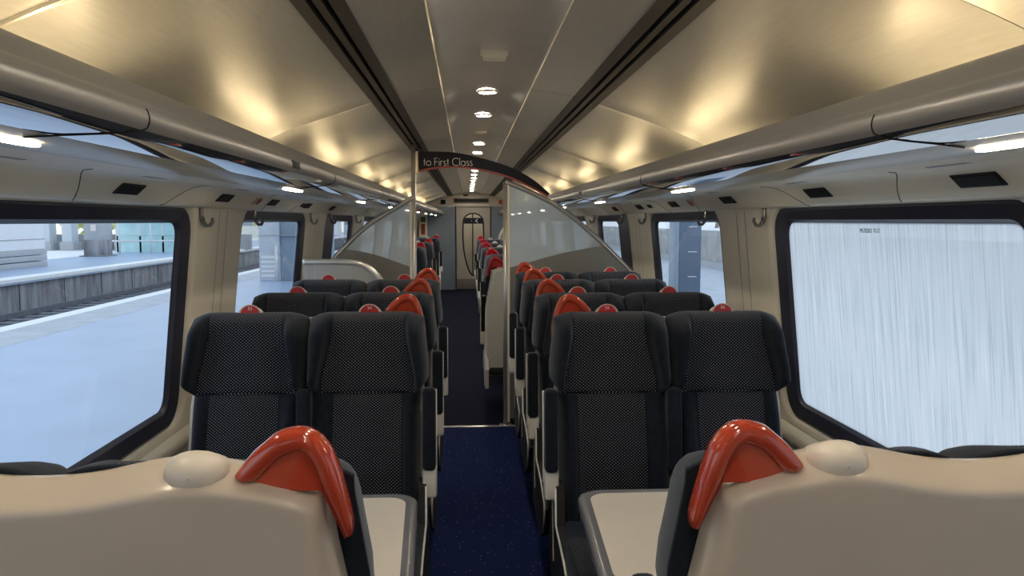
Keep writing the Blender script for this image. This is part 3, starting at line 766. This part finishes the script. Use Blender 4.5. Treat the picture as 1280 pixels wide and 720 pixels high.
# ------------------------------------------------------------------ glass screens, sign, luggage stack
YP=5.75
def screen(side,pole_x,top,rail_pts,panel_pts,pole_top,label):
    t=empty('glass_screen',(pole_x,YP,0),label,'glass screen','curved glass screens across the coach')
    L=lambda x,z,dy=0:(x-pole_x,dy,z)
    rail=arc_profile(rail_pts,6); pan=arc_profile(panel_pts,6)
    b=B(); b.tube([L(x,z) for x,z in rail],.019,14); b.build('curved_rail',M['steel'],t)
    b=B(); b.tube([(0,0,0),(0,0,pole_top)],.017,14); po=b.build('pole',M['steel'],t)
    b=B(); b.box(-.045,.045,-.03,.03,0,.012,.004); b.build('foot_plate',M['steel'],po)
    # clear strip channel beside the pole
    sg=1 if side>0 else -1
    b=B(); b.box(min(sg*.014,sg*.034),max(sg*.014,sg*.034),-.010,.010,.03,top,.003); b.build('glazing_channel',M['cove'],t)
    # pane between rail and the panel curve, slab 8 mm
    x_far=rail[-1][0]; N=40; up=[];lo=[]
    def at(c,x):
        c=sorted(c)
        if x<=c[0][0]: return c[0][1]
        if x>=c[-1][0]: return c[-1][1]
        for (a,za),(bx,zb) in zip(c[:-1],c[1:]):
            if a<=x<=bx: return za+(zb-za)*((x-a)/max(1e-6,bx-a))
    xs=[pole_x+sg*.03+(x_far-pole_x-sg*.03)*i/N for i in range(N+1)]
    def slab(lowf,upf,dy,name,m):
        b=B(); vs=[]
        for x in xs:
            u=upf(x); l=min(lowf(x),u-.0005); vs+=[L(x,u,-dy),L(x,l,-dy),L(x,l,dy),L(x,u,dy)]
        fs=[[i*4+q,i*4+(q+1)%4,(i+1)*4+(q+1)%4,(i+1)*4+q] for i in range(N) for q in range(4)]+[[0,1,2,3],[N*4+q for q in range(4)]]
        b.add(vs,fs); return b.build(name,m,t)
    slab(lambda x:at(pan,x),lambda x:at(rail,x),.004,'glass_pane',M['screen'])
    slab(lambda x:.06,lambda x:min(at(pan,x),at(rail,x)),.009,'lower_panel',M['panelgrey'])
    return t
s1=screen(1,.192,1.835,[(.192,1.838),(.40,1.752),(.60,1.645),(.84,1.455),(1.0,1.305),(1.115,1.19),(1.19,1.10)],[(.192,1.195),(.40,1.25),(.60,1.305),(.80,1.345),(.93,1.362),(1.20,1.372)],1.835,'tall glass screen with curved rail behind the four seat rows')
s2=screen(-1,-.482,1.72,[(-.482,1.722),(-.62,1.64),(-.82,1.515),(-1.0,1.345),(-1.10,1.235),(-1.19,1.12)],[(-.482,1.20),(-.65,1.262),(-.80,1.31),(-.98,1.342),(-1.20,1.36)],2.105,'glass screen with full-height pole behind the luggage stack')

sg=empty('hanging_sign',(-.44,YP-.02,1.918),'dark navy arched sign reading to First Class above the aisle','sign')
def cr(pts): return arc_profile(pts,6)
topc=cr([(-.445,2.050),(-.32,2.053),(-.17,2.045),(.0,2.012),(.187,1.957),(.30,1.908),(.41,1.842),(.505,1.762),(.520,1.745)])
botc=cr([(-.445,1.915),(-.32,1.940),(-.20,1.947),(-.06,1.938),(.075,1.914),(.187,1.884),(.30,1.841),(.41,1.787),(.505,1.738),(.520,1.732)])
b=B(); m=len(topc); vs=[]
for (tx,tz),(bx,bz) in zip(topc,botc): vs+=[(tx+.44,-.012,tz-1.918),(bx+.44,-.012,bz-1.918),(bx+.44,.012,bz-1.918),(tx+.44,.012,tz-1.918)]
b.add(vs,[[i*4+q,i*4+(q+1)%4,(i+1)*4+(q+1)%4,(i+1)*4+q] for i in range(m-1) for q in range(4)]+[[0,1,2,3],[(m-1)*4+q for q in range(4)]]); b.build('board',M['sign'],sg)
b=B(); vs=[]
for bx,bz in botc: vs+=[(bx+.44,-.014,bz-1.918+.001),(bx+.44,-.014,bz-1.918-.011),(bx+.44,.030,bz-1.918-.011),(bx+.44,.030,bz-1.918+.001)]
b.add(vs,[[i*4+q,i*4+(q+1)%4,(i+1)*4+(q+1)%4,(i+1)*4+q] for i in range(m-1) for q in range(4)]+[[0,1,2,3],[(m-1)*4+q for q in range(4)]]); b.build('red_edge',M['signred'],sg)
b=B(); b.box(-.022,0.002,-.012,.012,-.02,.135,.003); b.build('bracket',M['cove'],sg)
# lettering: geometric sans strokes, cap height 1
def arcp(cx,cy,rx,ry,a0,a1,n=18): return [(cx+rx*cos(math.radians(a0+(a1-a0)*i/n)),cy+ry*sin(math.radians(a0+(a1-a0)*i/n))) for i in range(n+1)]
GL={ 't':([[(.14,0),(.14,.92)],[(0,.62),(.28,.62)]],.30),
 'o':([arcp(.31,.31,.31,.31,0,360,28)],.64),
 'F':([[(.04,0),(.04,1),(.46,1)],[(.04,.52),(.42,.52)]],.50),
 'i':([[(.04,0),(.04,.62)],[(.04,.84),(.04,.93)]],.12),
 'r':([[(.04,0),(.04,.62)],arcp(.22,.40,.18,.21,180,60,10)],.32),
 's':([arcp(.17,.475,.13,.145,40,250,14)+arcp(.17,.155,.155,.155,80,-145,14)],.36),
 'C':([arcp(.50,.50,.48,.50,48,312,28)],.86),
 'l':([[(.04,0),(.04,1.05)]],.12),
 'a':([arcp(.29,.31,.29,.31,0,360,28),[(.58,0),(.58,.62)]],.66),' ':([],.26)}
b=B(); H=.0535; pen=0; gap=.10; hw=.038
for ch in 'to First Class':
    strokes,adv=GL[ch]
    for pl in strokes:
        pts=[Vector((pen+x,y)) for x,y in pl]; N=len(pts); Lq=[];Rq=[]
        for i,p in enumerate(pts):
            a=pts[max(0,i-1)]; c=pts[min(N-1,i+1)]
            if (pts[0]-pts[-1]).length<1e-4:
                if i==0: a=pts[-2]
                if i==N-1: c=pts[1]
            d=(c-a).normalized(); nrm=Vector((-d.y,d.x)); kf=1.
            if 0<i<N-1:
                d1=(p-pts[i-1]).normalized(); kf=1/max(.5,abs(nrm.dot(Vector((-d1.y,d1.x)))))
            Lq.append(p+nrm*hw*kf); Rq.append(p-nrm*hw*kf)
        b.add([(q.x*H,0,q.y*H) for q in Lq]+[(q.x*H,0,q.y*H) for q in Rq],[[i,i+1,N+i+1,N+i] for i in range(N-1)])
    pen+=adv+gap
W=pen*H
sx=.362/W
for i,v in enumerate(b.v): b.v[i]=(v[0]*sx+.034,-.0135,v[2]+.0335)
b.build('lettering',M['letter'],sg,fixn=False)

t=empty('luggage_stack',(-.95,5.3,0),'grey luggage stack with rounded steel rail behind the platform-side seats','luggage stack')
prof=cr([(-1.20,1.272),(-1.05,1.272),(-.90,1.270),(-.80,1.252),(-.72,1.195),(-.67,1.12),(-.645,1.0)])
poly=[(x+.95,z) for x,z in prof]+[(-.645+.95,.05),(-.25,.05)]
b=B(); b.prism(poly,-.012,.012); b.build('end_panel',M['luggage'],t)
b=B(); b.tube([(x+.95,-.004,z) for x,z in prof]+[(-.645+.95,-.004,.05)],.021,14); b.build('rounded_rail',M['steel'],t)
b=B()
for x in (-.222,-.165): b.box(x-.003,x+.003,-.016,-.010,.1,1.25)
b.build('panel_ribs',M['cladgrey'],t)
for z in (.42,.85):
    b=B(); b.box(-.24,.28,.0,.36,z,z+.03,.006); b.build('shelf',M['luggage'],t)
t=empty('luggage_stack',(.8,15.6,0),'far luggage stack with curved steel rail beside the end bulkhead','luggage stack')
prof=cr([(.52,.2),(.53,.9),(.56,1.18),(.63,1.36),(.76,1.48),(.95,1.54),(1.15,1.55)])
b=B(); b.prism([(x-.8,z) for x,z in prof]+[(.35,.05),(-.28,.05)],-.012,.012); b.build('end_panel',M['luggage'],t)
for dy in (-.02,.32):
    b=B(); b.tube([(x-.8,dy,z) for x,z in prof],.02,12); b.build('curved_rail',M['steel'],t)
b=B(); b.box(-.26,.35,0,.5,.45,.48,.005); b.build('shelf',M['luggage'],t)

# ------------------------------------------------------------------ far bulkhead, end door and vestibule
wf=B()
hd=[(-1.2,1.872),(-1.2,1.70)]
wf.box(-1.33,-.345,YE,YE+.05,0,1.872); wf.box(.435,1.33,YE,YE+.05,0,1.872)
wl=wf.build('wall_far',M['blue']); meta(wl,'slate blue end bulkhead beside the far door','wall',kind='structure')
b=B(); b.box(-1.33,1.33,YE-.02,YE+.05,1.872,2.31); ho=b.build('header',M['header'],wl)
b=B(); b.box(-.36,-.335,YE-.015,YE+.05,0,1.872); b.box(.425,.45,YE-.015,YE+.05,0,1.872); b.build('door_jamb',M['rubber'],wl)
# door leaf with tall egg-shaped window
dr=empty('door_1',(.045,YE+.03,0),'taupe end door with tall egg-shaped window','door',kind='structure')
ring_pts=[]
for i in range(48):
    a=2*PI*i/48; c,s=cos(a),sin(a)
    if s>=0: x=.225*math.copysign(abs(c)**.9,c); z=1.50+.215*s
    else: x=.225*math.copysign(abs(c)**1.0,c)*(1.); x=(.255*c if abs(c)>.0 else 0); z=1.50+1.18*s*1.0; x=.225*c*(1+.10*sin(-s*PI))
    ring_pts.append((x,z))
outer=[]
for x,z in ring_pts:
    dx,dz=x,z-1.0; kx=.385/abs(dx) if abs(dx)>1e-6 else 1e9; kz=((1.87-1.0)/dz if dz>0 else (-.9899)/dz) if abs(dz)>1e-6 else 1e9
    kk=min(kx,kz); outer.append((dx*kk,1.0+dz*kk))
b=B(); ring(b,[(x,0,z) for x,z in outer],[(x,0,z) for x,z in ring_pts]); 
for cx_,cz_ in ((-.385,1.87),(.385,1.87),(-.385,.01),(.385,.01)):
    srt=sorted(outer,key=lambda p:(p[0]-cx_)**2+(p[1]-cz_)**2)[:2]
    b.add([(cx_,0,cz_)]+[(x,0,z) for x,z in srt],[[0,1,2]])
b.build('door_leaf',M['door'],dr,fixn=False)
b=B(); b.tube([(x,-.004,z) for x,z in ring_pts],.016,8,closed=True); b.build('window_seal',M['rubber'],dr)
b=B(); b.add([(x,.006,z) for x,z in ring_pts],[list(range(48))]); b.build('door_glass',M['glass'],dr,fixn=False)
b=B(); b.box(-.228,.228,-.004,.004,1.485,1.615); bd=b.build('glass_band',M['sign'],dr)
b=B(); cx_=.06
b.add([(cx_+.035,-.0055,1.595),(cx_-.02,-.0055,1.55),(cx_+.035,-.0055,1.505),(cx_+.052,-.0055,1.512),(cx_+.008,-.0055,1.55),(cx_+.052,-.0055,1.588)],[[0,1,4,5],[1,2,3,4]])
b.add([(-.045,-.0055,1.557),(-.03,-.0055,1.557),(-.03,-.0055,1.543),(-.045,-.0055,1.543)],[[0,1,2,3]])
b.build('chevron',M['letter'],bd,fixn=False)
b=B(); b.box(-.385,.385,-.012,-.002,.01,.24,.003); b.build('kickplate',M['kick'],dr)
b=B(); b.box(-.385,-.375,-.016,.0,.01,1.87); b.build('leading_edge',M['kick'],dr)
# vestibule behind the door
b=B(); b.box(-1.3,1.3,YE+1.75,YE+1.8,0,2.3); v=b.build('wall_vestibule',M['cream']); meta(v,'cream vestibule wall seen through the end door','wall',kind='structure')
b=B(); b.box(.03,.06,YE+1.73,YE+1.752,.02,1.95); b.box(-.25,-.24,YE+1.73,YE+1.752,.02,1.95); b.box(.33,.34,YE+1.73,YE+1.752,.02,1.95); b.build('door_joint',M['rubber'],v)
t=empty('ceiling_light',(.045,YE+.9,2.20),'added unseen fill light in the vestibule behind the end door','ceiling light')  # unseen lamp, added to brighten the vestibule behind the door glass
b=B(); b.box(-.3,.3,-.3,.3,0,.05,.01); b.build('housing',M['white'],t)
b=B(); b.box(-.26,.26,-.26,.26,-.006,.002); b.build('lens',M['vfill'],t)
def box_thing(name,x0,x1,y0,y1,z0,z1,m,label,cat,bev=.004,inset=None):
    t=empty(name,((x0+x1)/2,y1,z0),label,cat); cx=(x0+x1)/2
    b=B(); b.box(x0-cx,x1-cx,y0-y1,0,0,z1-z0,bev); b.build('housing',m,t)
    if inset:
        im,nm,q=inset; b=B(); b.box(x0-cx+q,x1-cx-q,y0-y1-.002,y0-y1+.002,q,z1-z0-q); b.build(nm,im,t)
    return t
box_thing('information_display',-.385,.395,YE-.06,YE-.02,1.955,2.05,M['kick'],'long black passenger information display above the end door','display',inset=(M['black'],'screen',.012))
box_thing('speaker_panel',-.69,-.56,YE-.035,YE-.02,1.91,2.03,M['cladgrey'],'black square panel on the header beside the display','panel',inset=(M['black'],'face',.01))
box_thing('emergency_panel',.60,.71,YE-.035,YE-.02,1.905,2.03,M['header'],'small red notice on the header beside the display','notice',inset=(M['redsign'],'face',.018))
box_thing('ceiling_sensor',-.17,-.07,YE-.05,YE-.02,2.10,2.135,M['black'],'dark sensor above the information display','sensor',inset=(M['smoked'],'face',.006))
t=box_thing('notice_board',-1.17,-.985,YE-.04,YE,1.18,1.70,M['cove'],'cream notice board with green and red notices at the far end','notice board')
b=B(); b.box(-.05,.06,-.044,-.039,.34,.46); b.build('green_notice',M['greensign'],t)
b=B(); b.box(-.04,.045,-.044,-.039,.06,.30); b.build('red_notice',M['redsign'],t)

# ------------------------------------------------------------------ outside, platform side
ZP=-.15
def structure(b,name,m,label,cat): 
    o=b.build(name,m); return meta(o,label,cat,kind='structure')
b=B(); b.box(-7.45,-1.52,-30,120,ZP-.9,ZP); pf=structure(b,'platform_ground',M['plat'],'pale blue-grey platform beside the train','platform')
b=B(); b.box(-7.22,-6.35,-30,120,ZP-.02,ZP+.002); b.build('edge_paving',M['edgepave'],pf)
b=B(); b.box(-7.55,-7.22,-30,120,ZP-.02,ZP+.004); b.build('edge_line',M['white_line'],pf)
b=B(); b.box(-13.45,-7.45,-30,120,-1.5,-1.20); tb=structure(b,'trackbed_ground',M['ballast'],'dark ballast track bed between the platforms','track bed')
for k,xr in enumerate((-8.5,-9.95,-11.3,-12.75)):
    b=B(); b.box(xr-.035,xr+.035,-30,120,-1.163,-1.0); o=b.build('rail',M['rail'])
    meta(o,'%s running rail on the track bed counted from the near platform'%ordn[k],'rail','running rails')
sl=B()
for i in range(90):
    y=-2+i*.75
    for xc in (-9.22,-12.02): sl.box(xc-1.15,xc+1.15,y-.13,y+.13,-1.21,-1.165)
sl=sl.build('sleepers_ballast',M['sleeper']); meta(sl,'concrete sleepers under the running rails','sleepers',kind='stuff')
b=B(); b.box(-13.9,-13.45,-30,120,-1.5,ZP-.16); ow=structure(b,'wall_platform',M['concrete'],'streaked concrete wall of the opposite platform','wall')
j=B()
for i in range(28): j.box(-13.452,-13.44,3+i*2.6-.012,3+i*2.6+.012,-1.2,ZP-.16)
j.build('wall_joint',M['rubber'],ow)
b=B(); b.box(-45,-13.30,-30,120,ZP-.16,ZP); op=structure(b,'opposite_platform_ground',M['plat'],'pale opposite platform across the tracks','platform')
b=B(); b.box(-13.95,-13.28,-30,120,ZP-.10,ZP+.004); b.build('coping',M['white_line'],op)
b=B(); b.box(-45,-18.6,30.5,120,ZP-.02,ZP+.006); b.build('painted_sun_paving',M['snow'],op)  # sunshine on the far paving painted as a paler slab
t=empty('station_building',(-18.5,14,ZP),'white clad station building across the tracks','building')
b=B(); b.box(-2.5,2.5,-12,16.2,.65,5.5,.02); w_=b.build('cladding',M['clad'],t)
b=B()
for i in range(8): b.box(2.498,2.51,-12+i*4.1,-12+i*4.1+.04,.65,5.5)
b.box(2.498,2.51,-12,16.2,1.0,1.04); b.build('cladding_joint',M['cladgrey'],w_)
b=B()
for z in (0,.23,.45): b.box(-2.5,2.53,-12,16.25,z,z+.20,.01)
b.build('plinth',M['cladgrey'],t)
t=empty('station_pillar',(-17.9,38.5,ZP),'grey square pillar with white notice on the opposite platform','pillar')
b=B(); b.box(-.43,.43,-.45,.45,.75,1.75,.02); b.box(-.47,.47,-.5,.5,1.75,2.2,.02); b.box(-.43,.43,-.45,.45,2.2,6,.02); b.build('shaft',M['cladgrey'],t)
b=B(); b.box(-.46,.46,-.48,.48,.0,.78,.02); b.box(-.62,.62,-.6,.6,0,.05,.01); b.build('base',M['concrete'],t)
b=B(); b.box(-.10,.14,-.462,-.45,1.22,1.52); b.build('white_notice',M['ink'],t)
# far colonnade and yellow-green trees behind it
for k,(x,wd) in enumerate(((-24.3,.9),(-22.9,.55),(-21.0,.6),(-19.9,.5))):
    t=empty('concrete_column',(x,46,ZP),'pale concrete column of the far colonnade, %s counting from the white building'%['first','second','third','fourth','fifth','sixth'][k],'column','far colonnade columns')
    b=B(); b.box(-wd/2,wd/2,-.4,.4,0,7,.03); b.build('shaft',M['columnl'],t); b=B(); b.box(-wd/2-.1,wd/2+.1,-.5,.5,0,.5,.03); b.build('base',M['cladgrey'],t)
b=B(); b.box(-27,-13,47,47.4,ZP,.75); o=b.build('far_wall',M['cladgrey']); meta(o,'low grey wall behind the far colonnade','wall',kind='structure')
b=B(); b.box(-27,-18,46.2,46.6,2.1,2.6); o=b.build('canopy_beam',M['steelw']); meta(o,'white beam across the far colonnade','beam',kind='structure')
def blob(name,c,r,m,label,cat,n=90,group=None,trunk=True,size=.35):
    t=empty(name,c,label,cat,group); b=B(); rd=random.Random(hash(label)%999)
    for i in range(n):
        a=rd.random()*2*PI; u=rd.uniform(-1,1); rr=rd.random()**.4
        p=Vector((r[0]*rr*math.sqrt(1-u*u)*cos(a),r[1]*rr*math.sqrt(1-u*u)*sin(a),r[2]*(1+u*rr)+.6))
        s=size*rd.uniform(.6,1.3)
        vs=[p+Vector(d)*s for d in ((1,0,0),(-1,0,0),(0,1,0),(0,-1,0),(0,0,.8),(0,0,-.8))]
        b.add(vs,[[0,2,4],[2,1,4],[1,3,4],[3,0,4],[2,0,5],[1,2,5],[3,1,5],[0,3,5]],0,True)
    b.build('foliage',m,t,fixn=False)
    if trunk: b=B(); b.tube([(0,0,0),(.05,0,r[2])],.09,8); b.build('trunk',M['twig'],t)
blob('tree',(-25.5,54,ZP),(2.6,1.6,2.0),M['leaf'],'yellow-green tree behind the far colonnade beside the white building','tree',160)
blob('tree',(-20.6,56,ZP),(1.5,1.2,2.0),M['leaf'],'yellow-green tree behind the far colonnade near the grey pillar','tree',120)
# aqua shelter and railings
t=empty('platform_shelter',(-16.9,43.2,ZP),'aqua glass platform shelter behind white railings','shelter')
b=B(); b.box(-2.2,2.6,-.06,.06,.9,1.9); b.box(-2.2,-2.1,0,2.4,.9,1.9); b.build('glass_wall',M['aqua'],t)
b=B(); b.box(-2.6,3.0,-.5,2.8,1.95,2.35,.03); b.build('roof',M['steelw'],t)
for x in (-2.1,-.9,.3,1.5,2.6):
    b=B(); b.box(x-.05,x+.05,-.08,.08,.0,1.95); b.build('post',M['steelw'],t)
b=B(); b.box(-2.2,2.6,-.08,.08,0,.88); b.build('base_wall',M['aqua'],t)
t=empty('railing',(-15.6,41.5,ZP),'white steel railing on the opposite platform before the shelter','railing')
b=B(); b.tube([(-3,0,1.85),(3.2,0,1.85)],.05,8); b.build('top_rail',M['steelw'],t)
b=B(); b.tube([(-3,0,.65),(3.2,0,.65)],.05,8); b.build('bottom_rail',M['steelw'],t)
for x in (-2.6,-1.0,.6,2.2): b=B(); b.tube([(x,0,0),(x,0,1.9)],.05,8); b.build('post',M['steelw'],t)
# big column seen through the second window
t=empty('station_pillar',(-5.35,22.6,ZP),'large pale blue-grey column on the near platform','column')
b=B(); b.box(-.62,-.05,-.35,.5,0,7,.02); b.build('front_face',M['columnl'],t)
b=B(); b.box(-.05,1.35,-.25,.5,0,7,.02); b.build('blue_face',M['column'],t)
b=B(); b.box(-.64,1.37,-.37,.52,1.28,1.30); b.build('joint',M['cladgrey'],t)
b=B(); b.tube([(-.12,-.42,0),(-.12,-.42,1.0)],.055,10); b.build('guard_post',M['steelw'],t)
b=B()
for i in range(5): b.box(-.56,-.1,-.365,-.352,.12+i*.13,.18+i*.13)
b.build('pale_scuffs',M['snow'],t)
for k,(x,y,w_,h_,m_) in enumerate(((-24,58,7,4.5,'pale'),(-17,66,5,3.2,'clad'),(-20.5,72,9,5.5,'cladgrey'),(-30,80,12,7,'pale'),(-13.5,78,4,3.5,'clad'))):
    t=empty('distant_building',(x,y+20,ZP),['pale block beyond the tracks','small white block beyond the tracks','grey block beyond the tracks','largest pale block beyond the tracks','narrow white block beyond the tracks'][k],'building','distant blocks')
    b=B(); b.box(-w_/2,w_/2,0,4,0,h_,.03); bw_=b.build('wall',M[m_],t)
    for q in range(3): b=B(); b.box(-w_/2+w_*(q+.5)/3-.5,-w_/2+w_*(q+.5)/3+.5,-.03,.02,1.2,2.2); b.build('window',M['column'],t)
    b=B(); b.box(-w_/2-.2,w_/2+.2,-.3,4.2,h_,h_+.3,.02); b.build('roof',M['cladgrey'],t)
for k,(x,y) in enumerate(((-22,70),(-18.6,74),(-26,76))):
    blob('tree',(x,y,ZP),(1.8,1.4,1.3),M['leaf'],'%s pale green tree far along the tracks'%['first','second','third'][k],'tree',80,size=.4)

# ------------------------------------------------------------------ outside, fogged-window side
b=B(); b.box(1.55,13.2,-30,120,-1.35,-.95); rg=structure(b,'side_ground',M['bluepave'],'blue-white ground beside the train','ground')
b=B(); b.box(13.0,13.5,-30,120,-1.3,1.02); structure(b,'wall_retaining',M['greywall'],'pale grey retaining wall beyond the fogged windows','wall')
b=B(); b.box(12.6,13.02,-30,120,-1.0,-.62); structure(b,'kerb_trim',M['cladgrey'],'low grey kerb at the foot of the retaining wall','kerb')
bank=B(); bank.prism([(13.4,1.0),(26,2.4),(60,3.4),(60,-1.3),(13.4,-1.3)],-30,120); structure(bank,'bank_ground',M['snow'],'bright pale bank above the retaining wall','ground')
t=empty('station_pillar',(5.25,18.6,-.95),'slate blue square column beyond the fogged-window side','column')
b=B(); b.box(-.27,.27,-.3,.3,0,7,.02); b.build('shaft',M['columnd'],t)
b=B(); b.box(-.36,-.27,-.3,.3,0,7,.01); b.build('pale_flange',M['column'],t)
b=B()
for z in (1.15,1.75,2.35): b.box(-.05,.16,-.315,-.30,z,z+.02)
b.build('white_strap',M['steelw'],t)
def bare_tree(x,y,z,h,label):
    t=empty('bare_tree',(x,y,z),label,'tree','bare trees on the bank'); b=B(); rd=random.Random(int(x*10+y))
    b.tube([(0,0,0),(.05,0,h*.4),(0,.05,h)],[.12,.09,.03],8)
    for i in range(16):
        a=rd.random()*2*PI; z0=h*rd.uniform(.3,.9); l=h*.45*rd.uniform(.5,1)
        b.tube([(0,0,z0),(l*.5*cos(a),l*.5*sin(a),z0+l*.35),(l*cos(a),l*sin(a),z0+l*.5)],[.05,.03,.012],6)
    b.build('branches',M['twig'],t)
bare_tree(15.5,44,1.25,1.6,'bare twiggy tree on the bank nearest the slate column')
bare_tree(17.5,46,1.4,1.5,'bare twiggy tree second along the bank')
bare_tree(14.6,45,1.12,1.3,'smallest bare tree on the bank')
for k,(x,y) in enumerate(((17.5,33),(22,38))):
    t=empty('railing',(x,y,1.45 if k==0 else 1.9),['grey railing along the bank beside the column','grey railing higher up the bank'][k],'railing','railings on the bank')
    for z in (.35,.7,1.0): b=B(); b.tube([(-3,0,z),(4,2,z)],.05,8); b.build('rail_bar',M['cladgrey'],t)
    for q in range(4): b=B(); b.tube([(-3+q*2.3,q*.66,0),(-3+q*2.3,q*.66,1.05)],.05,8); b.build('post',M['cladgrey'],t)

# ------------------------------------------------------------------ daylight
wd=bpy.data.worlds.new('world'); S.world=wd; wd.use_nodes=True; nt=wd.node_tree
bg=nt.nodes['Background']; tc=nt.nodes.new('ShaderNodeTexCoord'); sp=nt.nodes.new('ShaderNodeSeparateXYZ'); r=nt.nodes.new('ShaderNodeValToRGB')
nt.links.new(tc.outputs['Generated'],sp.inputs[0]); nt.links.new(sp.outputs['Z'],r.inputs[0])
r.color_ramp.elements[0].position=0; r.color_ramp.elements[0].color=(.93,.965,1,1); r.color_ramp.elements[1].position=.7; r.color_ramp.elements[1].color=(.70,.84,1,1)
nt.links.new(r.outputs[0],bg.inputs['Color']); bg.inputs['Strength'].default_value=.68

S.view_settings.view_transform='Standard'; S.view_settings.look='None'; S.view_settings.gamma=1; S.view_settings.use_curve_mapping=False
S.view_settings.exposure=1.05
S.cycles.use_denoising=True
S.cycles.max_bounces=10; S.cycles.diffuse_bounces=5; S.cycles.glossy_bounces=4; S.cycles.transparent_max_bounces=12
S.cycles.sample_clamp_indirect=8
